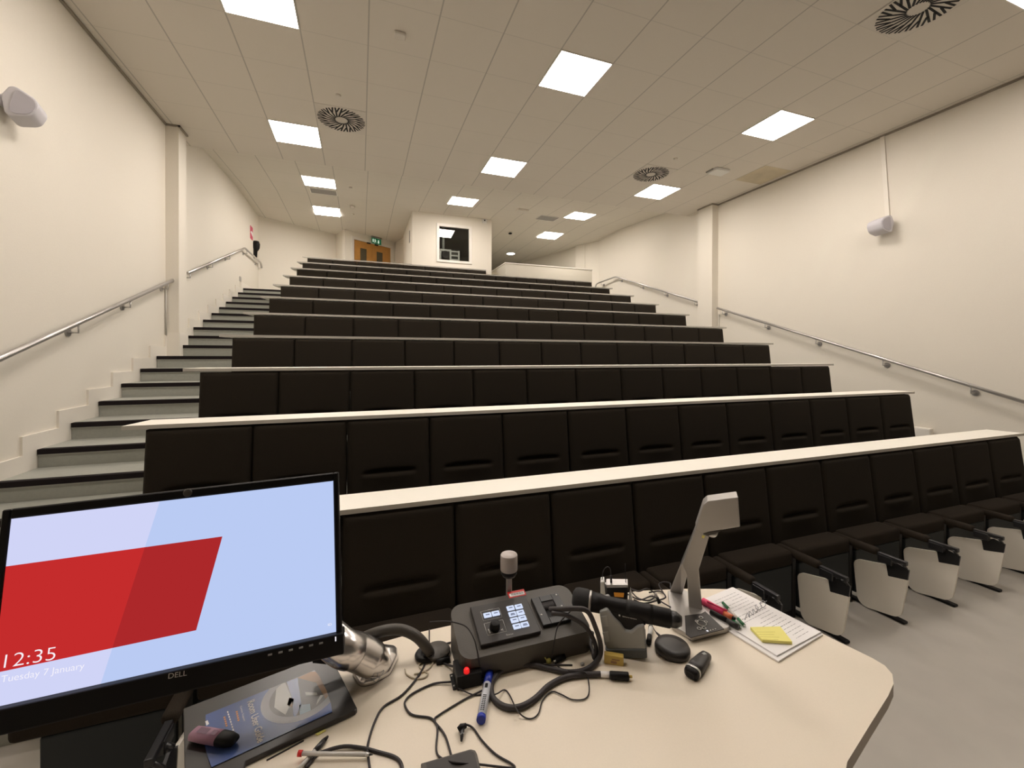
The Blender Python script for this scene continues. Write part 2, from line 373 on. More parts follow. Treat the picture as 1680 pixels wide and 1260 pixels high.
# ------------------------------------------------------------------ seats
def back_mesh():
    bm = bmesh.new(); w, z0, z1 = .2565, .37, .879; nx, nz = 30, 52; r = .028
    g = []
    for j in range(nz+1):
        z = z0+(z1-z0)*j/nz; row = []
        for i in range(nx+1):
            x = -w+2*w*i/nx
            y = -(z1-z)*.115
            e = min(w-abs(x), z1-z)
            ex, ez = max(0, r-(w-abs(x))), max(0, r-(z1-z)); q = min(1, math.hypot(ex, ez)/r)
            y += r*(1-math.sqrt(max(0, 1-q*q)))*.8
            # lumbar fold
            zs = .542+.004*math.cos(x*9); tx = max(0, 1-(x/.165)**2)
            if tx > 0:
                k = math.sqrt(tx); d = z-zs
                if d >= 0: y += .034*k*math.exp(-(d/.017)**2)
                else: y -= .014*k*math.exp(-(d/.07)**2)-.044*k*math.exp(-(d/.007)**2)
            row.append(bm.verts.new((x, y, z)))
        g.append(row)
    for j in range(nz):
        for i in range(nx):
            bm.faces.new([g[j][i], g[j][i+1], g[j+1][i+1], g[j+1][i]]).smooth = True
    rim = [g[0][i] for i in range(nx+1)]+[g[j][nx] for j in range(1, nz+1)]+[g[nz][i] for i in range(nx-1, -1, -1)]+[g[j][0] for j in range(nz-1, 0, -1)]
    bk = [bm.verts.new((v.co.x, .062-(z1-v.co.z)*.10, v.co.z)) for v in rim]; n = len(rim)
    for i in range(n): bm.faces.new([rim[(i+1) % n], rim[i], bk[i], bk[(i+1) % n]])
    bm.faces.new(bk[::-1]); return bm
def cushion_mesh():
    bm = bmesh.new(); box(bm, -.228, .228, -.205, -.062, .335, .424, .02, 3)
    for f in bm.faces: f.smooth = True
    return bm
def pan_mesh():
    bm = bmesh.new(); box(bm, -.225, .225, -.198, -.168, .06, .336, .006, 2); return bm
def pan2_mesh():
    bm = bmesh.new(); box(bm, -.225, .225, -.198, -.168, 0, .336, .006, 2); return bm
def stan_mesh():
    bm = bmesh.new(); box(bm, -.018, .018, -.188, -.07, 0, .40, .005, 2); return bm
def foot_mesh():
    bm = bmesh.new(); box(bm, .040, .082, -.455, -.10, 0, .016, .006, 2); return bm
def arm_mesh():
    bm = bmesh.new(); box(bm, -.026, .026, -.345, -.075, .375, .418, .018, 3)
    for f in bm.faces: f.smooth = True
    return bm
def bar_mesh():
    bm = bmesh.new(); box(bm, -.012, .012, -.49, -.33, .375, .40, .004, 2); box(bm, -.016, .016, -.42, -.345, .345, .39, .004, 2); return bm
TA = math.radians(9)
def rr(pts, rad, n=6):
    """2D polygon with rounded corners: pts list of (x,y,r)"""
    out = []; N = len(pts)
    for i in range(N):
        p = Vector(pts[i][:2]); a = Vector(pts[i-1][:2]); b = Vector(pts[(i+1) % N][:2]); r = pts[i][2] if len(pts[i]) > 2 else rad
        if r <= 0: out.append(p); continue
        u = (a-p).normalized(); v = (b-p).normalized(); an = u.angle(v); t = r/math.tan(an/2); t = min(t, .49*(a-p).length, .49*(b-p).length); r2 = t*math.tan(an/2)
        c = p+(u+v).normalized()*(r2/math.sin(an/2)); s = p+u*t-c; e = p+v*t-c
        a0 = math.atan2(s.y, s.x); a1 = math.atan2(e.y, e.x); d = (a1-a0+PI) % (2*PI)-PI
        for k in range(n+1): out.append(c+Vector((math.cos(a0+d*k/n), math.sin(a0+d*k/n)))*r2)
    return out
def tablet_mesh():
    # outline in (y,z): hangs down beside the arm
    o = rr([(-.188,.283,.045),(-.372,.326,.004),(-.382,.262,.004),(-.482,.285,.004),(-.448,.040,.06),(-.218,-.004,.055)], .03)
    bm = bmesh.new(); prism(bm, [(.022, p.x, p.y) for p in o], (.014, 0, 0)); return bm
def bracket_mesh():
    bm = bmesh.new(); prism(bm, [(.024,-.365,.325),(.024,-.372,.255),(.024,-.478,.28),(.024,-.486,.345),(.024,-.43,.36)], (.010, 0, 0))
    tube(bm, [(.005,-.40,.365),(.03,-.40,.345)], .012, 10); tube(bm, [(-.01,-.47,.385),(.032,-.47,.345)], .008, 8)
    return bm
def data(name, bm, m, smooth=False):
    me = bpy.data.meshes.new(name); bm.normal_update(); bm.to_mesh(me); bm.free(); me.materials.append(m); return me
ME = {'backrest': data('backrest', back_mesh(), M_FAB), 'seat_cushion': data('seat_cushion', cushion_mesh(), M_FAB2), 'seat_pan': data('seat_pan', pan_mesh(), M_PANEL), 'seat_base': data('seat_base', pan2_mesh(), M_PANEL),
      'side_stanchion': data('side_stanchion', stan_mesh(), M_BLK), 'foot_bar': data('foot_bar', foot_mesh(), M_BLK), 'armrest': data('armrest', arm_mesh(), M_FAB2),
      'hinge_bar': data('hinge_bar', bar_mesh(), M_BLKM), 'writing_tablet': data('writing_tablet', tablet_mesh(), M_BOARD), 'tablet_bracket': data('tablet_bracket', bracket_mesh(), M_BLKM)}
ORD = ['first','second','third','fourth','fifth','sixth','seventh','eighth','ninth','tenth','eleventh','twelfth','thirteenth']
def child(root, name, dx=0.0):
    o = bpy.data.objects.new(name, ME[name]); COL.objects.link(o); o.parent = root; o.location = (dx, 0, 0); return o
def seat(k, i):
    rn = ORD[k-1]
    if k == 1: lab = '%s seat from the left in the front row, dark fabric with folded writing tablet' % ORD[i]
    elif k == 11: lab = 'dark fabric seat back, %s from the left in the short top row' % ORD[i]
    else: lab = 'dark fabric seat, %s from the left in the %s row from the front' % (ORD[i], rn)
    r = empty('lecture_seat', lab, 'seat', (S*(i+.5), rowY(k), rowF(k)), 0, 'tip-up seats in the %s row' % rn)
    child(r, 'backrest'); child(r, 'seat_cushion'); pan = child(r, 'seat_pan')
    if k > 2: pan.data = ME['seat_base']
    if k == 1 and i == 0: pan.scale.x = .83; pan.location.x = .04
    if k <= 2:
        child(r, 'side_stanchion', S/2); child(r, 'armrest', S/2)
        if i == 0 and k > 1: child(r, 'side_stanchion', -S/2+.03)
    if k == 1:
        child(r, 'foot_bar', S/2)
        hb = child(r, 'hinge_bar', S/2); tb = child(r, 'writing_tablet', S/2); tb['label'] = 'pale board folded down beside the armrest'
        child(r, 'tablet_bracket', S/2)
for k in range(1, 12):
    for i in range(NS if k < 11 else 8): seat(k, i)
# ------------------------------------------------------------------ worktops
for k in range(1, 12):
    y0 = rowY(k)+.068; x1 = W+.075 if k < 10 else (W if k == 10 else 8*S)
    z = rowZ(k)+.012; dpt = .225 if k < 11 else .03
    if k == 10: dpt = .2
    bm = bmesh.new(); x0 = -.1
    yf = rowY(k)+.006
    pts = [(x0, yf), (x1, yf), (x1-.05*(k < 10), yf+dpt), (x0+.045, yf+dpt)]
    prism(bm, [(a, b, z-.004) for a, b in pts], (0, 0, .022))
    bm.normal_update()
    for f in bm.faces: f.material_index = 0 if abs(f.normal.z) > .5 else 1
    rn = ORD[k-1]
    lab = 'long white worktop running along the top of the %s row of seat backs' % ('front' if k == 1 else rn) if k < 11 else 'narrow white ledge capping the short top row in front of the door'
    tag(mesh_obj('worktop', bm, [M_LAM, M_EDGE]), lab, 'worktop', 'white worktops behind the seat rows')

# ------------------------------------------------------------------ handrails
def handrail(pts, brk, wallx, side, lab, curl=False):
    r = empty('handrail', lab, 'handrail', pts[0], 0, 'steel handrails on the side walls')
    bm = bmesh.new(); P = [Vector(p) for p in pts]
    Q = [P[0]]
    for i in range(1, len(P)-1):
        a, b, c = P[i-1], P[i], P[i+1]; t = .09
        u, v = b+(a-b).normalized()*t, b+(c-b).normalized()*t
        Q += [u, .25*u+.5*b+.25*v, v]
    Q.append(P[-1]); tube(bm, Q, .021, 12); part('rail', bm, M_STEEL, r, False)
    for y in brk:
        for a, b in zip(P, P[1:]):
            if a.y <= y <= b.y: z = a.z+(b.z-a.z)*(y-a.y)/(b.y-a.y); break
        x = P[0].x; bm = bmesh.new(); s = side
        tube(bm, [(wallx, y, z-.085), (wallx-s*.012, y, z-.085)], .036, 14)
        tube(bm, [(wallx-s*.01, y, z-.085), (x, y+.002, z-.085), (x, y+.004, z-.02)], .0075, 8)
        part('wall_bracket', bm, M_STEEL, r)
    return r
xl, xr = XL+.075, XR-.09
handrail([(xl, -.4, 1.047), (xl, 3.983, 2.598)], [.2, 1.06, 1.955, 2.85, 3.80], XL, -1, 'lower steel handrail on the left wall, ending in front of the column')
handrail([(xl, 4.46, 2.772), (xl, 7.68, 3.895), (xl, 9.24, 3.895), (xl, 9.30, 3.78)], [4.56, 5.55, 6.55, 7.85, 8.95], XL, -1, 'upper steel handrail on the left wall, running level at the landing')
handrail([(xr, -1.6, .715), (xr, 3.70, 2.548)], [-.9, -.02, .86, 1.76, 2.64, 3.56], XR, 1, 'lower steel handrail on the right wall, from the front to the column')
handrail([(xr, 4.15, 2.712), (xr, 7.26, 3.79), (xr, 8.29, 3.75), (xr, 8.33, 3.66)], [4.3, 5.25, 6.15, 7.08, 8.0], XR, 1, 'upper steel handrail on the right wall, bending down past the column')

# ------------------------------------------------------------------ ceiling lights and fittings
def light(x, y, lab, slope=0.0, zc=HC, gl=M_LIGHT):
    r = empty('ceiling_light', lab, 'ceiling light', (x, y, zc), 0, 'square light panels in the ceiling'); r.rotation_euler = (slope, 0, 0)
    bm = bmesh.new(); a, b = .298, .287
    box(bm, -a, -b, -a, a, -.008, .0); box(bm, b, a, -a, a, -.008, .0); box(bm, -b, b, -a, -b, -.008, .0); box(bm, -b, b, b, a, -.008, .0)
    mesh_obj('frame', bm, M_FRAME, r)
    bm = bmesh.new(); box(bm, -b, b, -b, b, -.006, -.002); mesh_obj('diffuser', bm, gl, r)
    return r
nm = {.28:'left', 3.28:'middle', 6.28:'right'}
for y, dsc in ((-1.15, 'above the front row of seats'), (1.25, 'lit above the lower rows'), (3.65, 'just before the step in the ceiling')):
    for x in (.28, 3.28, 6.28): light(x, y, 'square ceiling light, %s of the three %s' % (nm[x], dsc))
sl = math.atan(.066)
for px, py, lab in ((524, 299, 'bright light panel in the raised back ceiling, above the left stair'), (759, 330.8, 'bright light panel in the back ceiling just before the booth window'), (951, 354.3, 'bright light panel beside the dark square grille on the right')):
    n = Vector((0, -math.sin(sl), math.cos(sl))); q = onplane(px, py, (0, 5.5, z2(5.5)-.002), n); light(q.x, q.y, lab, sl, q.z)
for px, py, lab in ((536.5, 346.7, 'rearmost bright light panel on the left, nearest the double door'), (902.5, 386.3, 'rearmost bright light panel on the right, behind the grey grille')):
    q = onZ(px, py, ZB-.01); light(q.x, q.y, lab, math.radians(-1.5), q.z)
def swirl(x, y, lab):
    r = empty('air_diffuser', lab, 'air diffuser', (x, y, HC), 0, 'round swirl air diffusers in the ceiling')
    bm = bmesh.new(); box(bm, -.296, .296, -.296, .296, -.006, 0, .002, 1); mesh_obj('face_plate', bm, mat('diffuser_plate', (.70,.65,.58,1), .6) if 'diffuser_plate' not in bpy.data.materials else bpy.data.materials['diffuser_plate'], r)
    bm = bmesh.new()
    for n, r0, r1, off in ((22, .075, .284, .0), (22, .185, .287, .5)):
        for k in range(n):
            a = 2*PI*(k+off)/n; tw = .42
            p0 = Vector((math.cos(a)*r0, math.sin(a)*r0, 0)); p1 = Vector((math.cos(a+tw*(r1-r0)/.18)*r1, math.sin(a+tw*(r1-r0)/.18)*r1, 0))
            d = (p1-p0).normalized(); s = Vector((-d.y, d.x, 0))*.0095; z = Vector((0,0,-.0075))
            face(bm, [p0-s+z, p0+s+z, p1+s+z, p1-s+z])
    mesh_obj('swirl_slots', bm, M_SLOT, r)
swirl(5.68, -.55, 'large round swirl diffuser at the upper right of the ceiling'); swirl(.88, 3.05, 'round swirl diffuser beside the left light panel'); swirl(5.68, 3.05, 'round swirl diffuser in front of the right light panel')
def grille(px, py, sx, sy, lab):
    q = onZ(px, py, ZB-.05); r = empty('air_grille', lab, 'air grille', (q.x, q.y, z2(min(q.y,7.3))), 0, 'grey square return air grilles'); r.rotation_euler = (sl if q.y < 7.3 else 0, 0, 0)
    bm = bmesh.new(); box(bm, -sx, sx, -sy, sy, -.006, 0); mesh_obj('grille_core', bm, M_GRILLE, r)
    bm = bmesh.new(); e = .02
    box(bm, -sx-e, -sx, -sy-e, sy+e, -.01, 0); box(bm, sx, sx+e, -sy-e, sy+e, -.01, 0); box(bm, -sx, sx, -sy-e, -sy, -.01, 0); box(bm, -sx, sx, sy, sy+e, -.01, 0); mesh_obj('grille_frame', bm, M_FRAME, r)
grille(531, 316.5, .25, .17, 'grey square air grille behind the left light panel'); grille(898, 359.5, .25, .2, 'grey square air grille left of the right light panel')
def disc(name, px, py, z, rad, h, m, lab, cat, group=None):
    q = onZ(px, py, z); bm = bmesh.new(); lathe(bm, [(rad*.75, -h), (rad, -h*.5), (rad, 0)], Matrix.Translation(q), 20); return tag(mesh_obj(name, bm, m), lab, cat, group)
M_CFIT = mat('white_ceiling_fitting', (.72,.67,.60,1), .5)
disc('sensor', 555, 156, HC, .03, .02, M_CFIT, 'tiny round sensor in the ceiling in front of the left swirl diffuser', 'sensor')
disc('sensor', 1108.5, 260, HC, .03, .02, M_CFIT, 'tiny round sensor in the ceiling near the right swirl diffuser', 'sensor')
disc('sensor', 575, 307.5, 5.02, .03, .02, M_CFIT, 'tiny round sensor in the back ceiling, right of the left light panel', 'sensor')
disc('smoke_detector', 578.5, 338.5, 5.06, .055, .05, M_CFIT, 'round white smoke detector in the back ceiling in front of the double door', 'smoke detector')
disc('sensor', 579, 351.5, 5.06, .035, .02, M_CFIT, 'small pale disc in the ceiling right before the double door', 'sensor')
disc('sensor', 837, 382.5, 5.06, .05, .03, M_BLK, 'small dark round fitting in the ceiling right of the booth', 'sensor')
q = onZ(656, 56, HC); bm = bmesh.new(); box(bm, q.x-.055, q.x+.055, q.y-.045, q.y+.045, HC-.03, HC, .012, 2); tag(mesh_obj('motion_sensor', bm, M_CFIT), 'small pale rounded box on the ceiling near the top of the photo', 'sensor')
q = onZ(857, 345, 5.02); bm = bmesh.new(); box(bm, q.x-.13, q.x+.13, q.y-.09, q.y+.09, z2(q.y)-.05, z2(q.y)+.002, .01, 2); tag(mesh_obj('access_point', bm, M_CFIT), 'flat pale box on the back ceiling to the right of the booth', 'access point')
ap = empty('access_point', 'white box fitting under the right ceiling, before the stained tile', 'access point', (6.63, 2.55, HC))
bm = bmesh.new(); box(bm, -.14, .14, -.1, .1, -.045, 0, .012, 2); mesh_obj('housing', bm, M_WHITE, ap)
bm = bmesh.new(); box(bm, -.16, -.14, -.03, .12, -.02, 0, .004, 1); mesh_obj('mounting_plate', bm, M_GRILLE, ap)
dl = empty('downlight', 'small glowing round downlight in the ceiling beyond the parapet', 'downlight', onZ(838, 415.5, ZB-.014))
bm = bmesh.new(); lathe(bm, [(.15, -.02), (.16, 0)], Matrix(), 24); mesh_obj('trim_ring', bm, M_FRAME, dl)
bm = bmesh.new(); lathe(bm, [(.0, -.03), (.09, -.028), (.135, -.021)], Matrix(), 24); mesh_obj('lamp', bm, M_DOWN, dl)

# ------------------------------------------------------------------ things on the walls
def speaker(side, y, z, wallx, lab, rz, ry):
    """rounded shield shaped wall speaker on a short bracket; side=+1 right wall"""
    r = empty('wall_speaker', lab, 'speaker', (wallx, y, z), 0, 'white wall speakers')
    s = -side
    bm = bmesh.new(); box(bm, min(0, s*.03), max(0, s*.03), -.05, .05, -.05, .05, .006, 1); tube(bm, [(s*.02, 0, 0), (s*.12, 0, -.01)], .018, 10); part0 = mesh_obj('wall_bracket', bm, M_SPK, r)
    o = rr([(-.03,.14,.05),(.20,.10,.09),(.19,-.07,.10),(.04,-.17,.05),(-.05,.0,.05)], .05, 8)
    t = bmesh.new(); prism(t, [(p.x, -.13, p.y) for p in o], (0, .26, 0), bev=.014)
    for f in t.faces: f.smooth = False
    bm = bmesh.new(); M = Matrix.Translation((s*.09, 0, -.01)) @ Matrix.Rotation(rz, 4, 'Z') @ Matrix.Rotation(ry, 4, 'Y') @ (Matrix.Scale(-1, 4, (1,0,0)) if s < 0 else Matrix())
    merge(bm, t, M); bmesh.ops.recalc_face_normals(bm, faces=bm.faces[:]); mesh_obj('cabinet', bm, M_SPK, r)
    o2 = rr([(.01,.115,.03),(.185,.08,.08),(.175,-.06,.09),(.05,-.14,.04)], .05, 8)
    t = bmesh.new(); prism(t, [(p.x, -.137, p.y) for p in o2], (0, .01, 0)); bm = bmesh.new(); merge(bm, t, M); bmesh.ops.recalc_face_normals(bm, faces=bm.faces[:]); mesh_obj('grille', bm, M_SPKG, r)
    return r
sp_ = speaker(-1, 1.24, 3.41, XL, 'white wall speaker on the left wall above the lower handrail', math.radians(14), math.radians(20)); sp_.scale = (.74,.74,.74)
sp_ = speaker(1, .87, 3.39, XR, 'white wall speaker on the right wall below a cable trunking', math.radians(-12), math.radians(-15)); sp_.scale = (.8,.8,.8)
bm = bmesh.new(); prism(bm, [(XR-.02, .905, HC-.02), (XR-.02, .955, HC-.02), (XR-.02, .885, 3.46), (XR-.02, .835, 3.46)], (.0205, 0, 0)); tag(mesh_obj('cable_trunking', bm, M_SKIRT), 'thin white cable trunking from ceiling down to the right wall speaker', 'trunking')
q = onplane(0, 60, (XL, 0, 0), Vector((1,0,0)))
bm = bmesh.new(); box(bm, XL, XL+.02, 1.145, 1.185, 3.44, HC-.02); tag(mesh_obj('cable_trunking', bm, M_SKIRT), 'thin white cable trunking above the left wall speaker', 'trunking')
bm = bmesh.new(); tube(bm, [(XL+.012, 3.915, 1.85), (XL+.012, 3.915, 2.50)], .011, 8); tag(mesh_obj('conduit', bm, M_EDGE), 'thin vertical conduit beside the left column under the handrail', 'conduit')
bm = bmesh.new(); tube(bm, [(XR-.012, 3.73, 1.5), (XR-.012, 3.73, 2.43)], .011, 8); tag(mesh_obj('conduit', bm, M_EDGE), 'thin vertical conduit beside the right column under the handrail', 'conduit')
sg = empty('wall_sign', 'small magenta and white sign on the left wall near the back corner', 'sign', (XL, 8.6, 4.46))
bm = bmesh.new(); box(bm, 0, .006, -.12, .12, -.15, .15); mesh_obj('sign_board', bm, M_SIGN, sg)
bm = bmesh.new(); prism(bm, [(.0065, -.12, .0), (.0065, .12, -.07), (.0065, .12, .03), (.0065, -.0, .05)], (.001, 0, 0)); mesh_obj('white_stripe', bm, M_PAPER, sg)
ph = empty('wall_handset', 'black handset hanging on the left wall under the magenta sign', 'handset', (XL+.001, 8.83, 4.14))
bm = bmesh.new(); M = Matrix.Translation((.05, 0, 0)); lathe(bm, [(0, -.2), (.022, -.2), (.03, -.06), (.075, .02), (.085, .12), (.06, .19), (0, .2)], M, 16); mesh_obj('receiver', bm, M_BLK, ph)
bm = bmesh.new(); box(bm, 0, .03, -.035, .035, -.22, .1, .005, 1); mesh_obj('cradle', bm, M_BLK, ph)
so = empty('wall_socket', 'small grey socket plate low on the left wall near the top step', 'socket', (XL, 7.60, 3.21))
bm = bmesh.new(); box(bm, 0, .02, -.055, .055, -.05, .05, .005, 1); mesh_obj('face_plate', bm, M_STEEL, so)
bm = bmesh.new(); box(bm, 0, .012, -.012, .012, -.26, -.05); mesh_obj('trunking', bm, M_SKIRT, so)
# white box on the right wall low down
q = onplane(1514, 709, (XR-.1, 0, 0), Vector((1,0,0)))
jb = empty('junction_box', 'white box low on the right wall beyond the end of the second row', 'box', (XR-.018, .44, .63))
bm = bmesh.new(); box(bm, -.06, 0, -.085, .085, -.07, .07, .008, 2); mesh_obj('housing', bm, M_SKIRT, jb)
bm = bmesh.new(); box(bm, -.064, -.06, -.075, .075, -.06, .06, .002, 1); mesh_obj('cover', bm, M_FRAME, jb)
# exit sign on the door head
xs = empty('exit_sign', 'green running man exit sign hanging above the double door', 'sign', dw((u0+u1)/2+.07, ztop+.0, .07))
xs.rotation_euler = (0, 0, math.atan2(du.y, du.x))
bm = bmesh.new(); box(bm, -.17, .17, -.02, .02, .16, .21, .004, 1); mesh_obj('housing', bm, M_GRILLE, xs)
bm = bmesh.new(); box(bm, -.16, .16, -.006, .006, -.0, .16); mesh_obj('sign_panel', bm, M_EXIT, xs)
bm = bmesh.new(); z = -.0075
def fq(a, b, c, d): face(bm, [(x, z, y) for x, y in ((a, c), (b, c), (b, d), (a, d))])
fq(-.135, -.10, .035, .125)
lathe(bm, [(.0, 0), (.014, 0)], axis_m((-.055, z, .118), (0,-1,0)), 12)
face(bm, [(-.075, z, .10), (-.045, z, .105), (-.035, z, .065), (-.06, z, .06)]); face(bm, [(-.06, z, .065), (-.045, z, .065), (-.07, z, .02), (-.085, z, .025)]); face(bm, [(-.05, z, .07), (-.035, z, .07), (-.012, z, .035), (-.025, z, .03)]); face(bm, [(-.045, z, .10), (-.04, z, .09), (-.005, z, .085), (-.008, z, .095)])
fq(.045, .085, .055, .12); face(bm, [(.025, z, .06), (.105, z, .06), (.065, z, .015)])
mesh_obj('running_man_and_arrow', bm, M_EXITW, xs)
# little camera box on the booth
cb = empty('surveillance_camera', 'tiny white box camera at the top right corner of the booth', 'camera', (4.09, YB-.001, 5.02))
bm = bmesh.new(); box(bm, -.06, .06, -.05, 0, -.05, .05, .008, 1); mesh_obj('housing', bm, M_WHITE, cb)
bm = bmesh.new(); lathe(bm, [(.018, 0), (.016, .008), (0, .008)], axis_m((0, -.05, .015), (0,-1,0)), 12); mesh_obj('lens', bm, M_BLK, cb)
# left side of booth: small dark sign plate
bm = bmesh.new(); box(bm, XB0-.012, XB0-.0005, 8.1, 8.2, 4.45, 4.75, .003, 1); tag(mesh_obj('door_plate', bm, M_GRILLE), 'small dark plate on the left side wall of the booth', 'plate')
# projector behind the window
pj = empty('projector', 'white ceiling projector hanging behind the booth window', 'projector', (3.10, 8.2, 4.17)); pj.scale = (1.15, 1.15, 1.1)
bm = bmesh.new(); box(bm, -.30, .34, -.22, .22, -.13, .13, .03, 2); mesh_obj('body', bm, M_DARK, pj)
bm = bmesh.new()
for xa, xb in ((-.31,-.06),(.16,.35)):
    for zz in (-.115, -.02, .075): box(bm, xa, xb, -.236, -.215, zz, zz+.026)
for xx in (-.315, -.08, .145, .335): box(bm, xx, xx+.035, -.238, -.215, -.125, .11)
box(bm, -.08, .18, -.238, -.215, .085, .125); mesh_obj('front_grille', bm, M_WHITE, pj)
bm = bmesh.new(); lathe(bm, [(.085, 0), (.09, .06), (.07, .06), (0, .035)], axis_m((.04, -.215, -.01), (0,-1,0)), 20); mesh_obj('lens', bm, M_BLK, pj)
bm = bmesh.new(); tube(bm, [(.04, 0, .12), (.04, 0, ZB-.03-4.16)], .03, 10); mesh_obj('ceiling_pole', bm, M_WHITE, pj)

# ================================================================== the lecturer's desk
def P2(px, py, h=0.0): return D(px, py, h)
desk_px = [(1207,965),(1275,1000),(1350,1040),(1420,1074)]
back = [P2(312,1186), P2(420,1132), P2(530,1088), P2(594,1063), P2(667,1042), P2(753,1023), P2(900,993), P2(1047,969.5), P2(1120,966), P2(1170,966)]
right = [P2(1207,967), P2(1275,1001), P2(1350,1040), P2(1432,1080), P2(1452,1092), P2(1464,1106), P2(1466,1122), P2(1457,1142), P2(1428,1188), P2(1390,1250)]
near = [Vector((1.80,-2.40,DZ)), Vector((1.55,-2.47,DZ)), Vector((1.20,-2.46,DZ)), Vector((.95,-2.36,DZ)), Vector((.84,-2.22,DZ)), P2(306,1256)]
top = back+right+near
bm = bmesh.new(); prism(bm, [p-Vector((0,0,.028)) for p in top], (0,0,.028))
bm.normal_update()
for f in bm.faces: f.material_index = 0 if abs(f.normal.z) > .5 else 1
dk = empty('lectern', 'cream curved lectern with cluttered laminate top in the foreground', 'lectern', (1.5, -2.1, 0))
part('desk_top', bm, [M_DESK, M_LIP], dk)
cen = sum(top, Vector())/len(top)
bm = bmesh.new(); prism(bm, [Vector((cen.x+(p.x-cen.x)*.72, cen.y+(p.y-cen.y)*.66, 0)) for p in top], (0,0,DZ-.03)); part('cabinet_body', bm, M_LAM, dk)

# ------------------------------------------------------------------ monitor
MC = Vector((.794, -1.870, 1.177)); ME_R = (math.radians(-12.106), math.radians(-2.108), math.radians(-1.508))
from mathutils import Euler
MR = Euler(ME_R, 'XYZ').to_matrix()
mon = empty('computer_monitor', 'black widescreen monitor with a red and pale blue lock screen', 'monitor', MC); mon.rotation_euler = ME_R
MW, MH = .531, .299
def mloc(px, py, off=0.0):
    q = onplane(px, py, MC+MR @ Vector((0,off,0)), MR @ Vector((0,1,0))); return MR.transposed() @ (q-MC)
def clip_poly(poly, inside, inter):
    out = []
    for i in range(len(poly)):
        a, b = poly[i-1], poly[i]
        if inside(b):
            if not inside(a): out.append(inter(a, b))
            out.append(b)
        elif inside(a): out.append(inter(a, b))
    return out
def clip_half(poly, n, d):
    """keep points with n.p <= d (2D)"""
    def ins(p): return p.x*n[0]+p.y*n[1] <= d+1e-9
    def itr(a, b):
        fa, fb = a.x*n[0]+a.y*n[1]-d, b.x*n[0]+b.y*n[1]-d; return a+(b-a)*(fa/(fa-fb))
    return clip_poly(poly, ins, itr)
def m2(px, py): v = mloc(px, py); return Vector((v.x, v.z))
rect = [Vector((-MW/2,-MH/2)), Vector((MW/2,-MH/2)), Vector((MW/2,MH/2)), Vector((-MW/2,MH/2))]
fa, fb = m2(262, 823.5), m2(164.7, 1124); fd = fa-fb; fn = (fd.y, -fd.x); fdv = fa.x*fn[0]+fa.y*fn[1]
rtr, rbr = m2(365, 880), m2(322, 1033.8); rtl, rbl = m2(8, 929.5), m2(147, 1071)
rtl = rtl+(rtl-rtr)*.5; rbl = rbr+(rbl-rbr)*4
red = [rbl, rbr, rtr, rtl]
for n, d in (((1,0),MW/2),((-1,0),MW/2),((0,1),MH/2),((0,-1),MH/2)): red = clip_half(red, n, d)
bm = bmesh.new()
box(bm, -MW/2, MW/2, 0, .004, -MH/2, MH/2)
def sface(poly, y, mi):
    if len(poly) > 2: face(bm, [(p.x, y, p.y) for p in poly], mi)
neg = (-fn[0], -fn[1])
sface(clip_half(rect, fn, fdv), -.0003, 0); sface(clip_half(rect, neg, -fdv), -.0003, 1)
sface(clip_half(red, fn, fdv), -.0006, 2); sface(clip_half(red, neg, -fdv), -.0006, 3)
scr = mesh_obj('screen', bm, [M_SB1, M_SB2, M_SR1, M_SR2], mon)
bm = bmesh.new(); e = .0125
box(bm, -MW/2-e, -MW/2, -.004, .022, -MH/2-.02, MH/2+.017, .002, 1); box(bm, MW/2, MW/2+e-.002, -.004, .022, -MH/2-.02, MH/2+.017, .002, 1)
box(bm, -MW/2, MW/2, -.004, .022, MH/2, MH/2+.017, .002, 1)
box(bm, -MW/2-.01, MW/2+.01, .004, .03, -MH/2-.02, MH/2+.015, .004, 1)
mesh_obj('bezel', bm, M_BLK, mon)
bm = bmesh.new(); box(bm, -MW/2-e-.003, MW/2+e+.002, -.014, .028, -MH/2-.040, -MH/2-.001, .003, 2); mesh_obj('lower_bezel', bm, M_BLK, mon)
bm = bmesh.new(); box(bm, -.17, .17, .03, .06, -.13, .11, .012, 2); mesh_obj('rear_housing', bm, M_BLK, mon)
bm = bmesh.new(); v = mloc(307.5, 808.5, -.005); lathe(bm, [(.008, 0), (.006, .001), (0, .001)], axis_m((v.x, -.004, v.z), (0,-1,0)), 16); mesh_obj('webcam', bm, M_CONS, mon)
bm = bmesh.new()
for k in range(6): box(bm, .145+k*.018, .152+k*.018, -.0155, -.013, -MH/2-.011, -MH/2-.008)
mesh_obj('control_buttons', bm, M_GREY, mon)
bm = bmesh.new(); box(bm, MW/2-.001, MW/2+.001, -.0155, -.0138, -MH/2-.012, -MH/2-.004); mesh_obj('power_light', bm, M_SW, mon)
def mtext(nm, s, a, b, h, m, off, thin=0.0):
    qa = onplane(a[0], a[1], MC+MR @ Vector((0,off,0)), MR @ Vector((0,1,0))); qb = onplane(b[0], b[1], MC+MR @ Vector((0,off,0)), MR @ Vector((0,1,0)))
    return text_obj(nm, s, qa, qb, MR @ Vector((0,0,1)), m, mon, h, .0003, thin)
mtext('clock_digits', '12:35', (6,1096), (90,1082), .021, M_SW, -.0011, -.014)
mtext('date_text', 'Tuesday 7 January', (1,1120), (138,1097), .0105, M_SW, -.0011, -.010)
mtext('maker_lettering', 'DELL', (276,1113.5), (306.5,1108), .0085, M_LETT, -.0145)
mtext('corner_icon', 'ID', (538,1027), (544,1026), .0045, M_SW, -.0011)

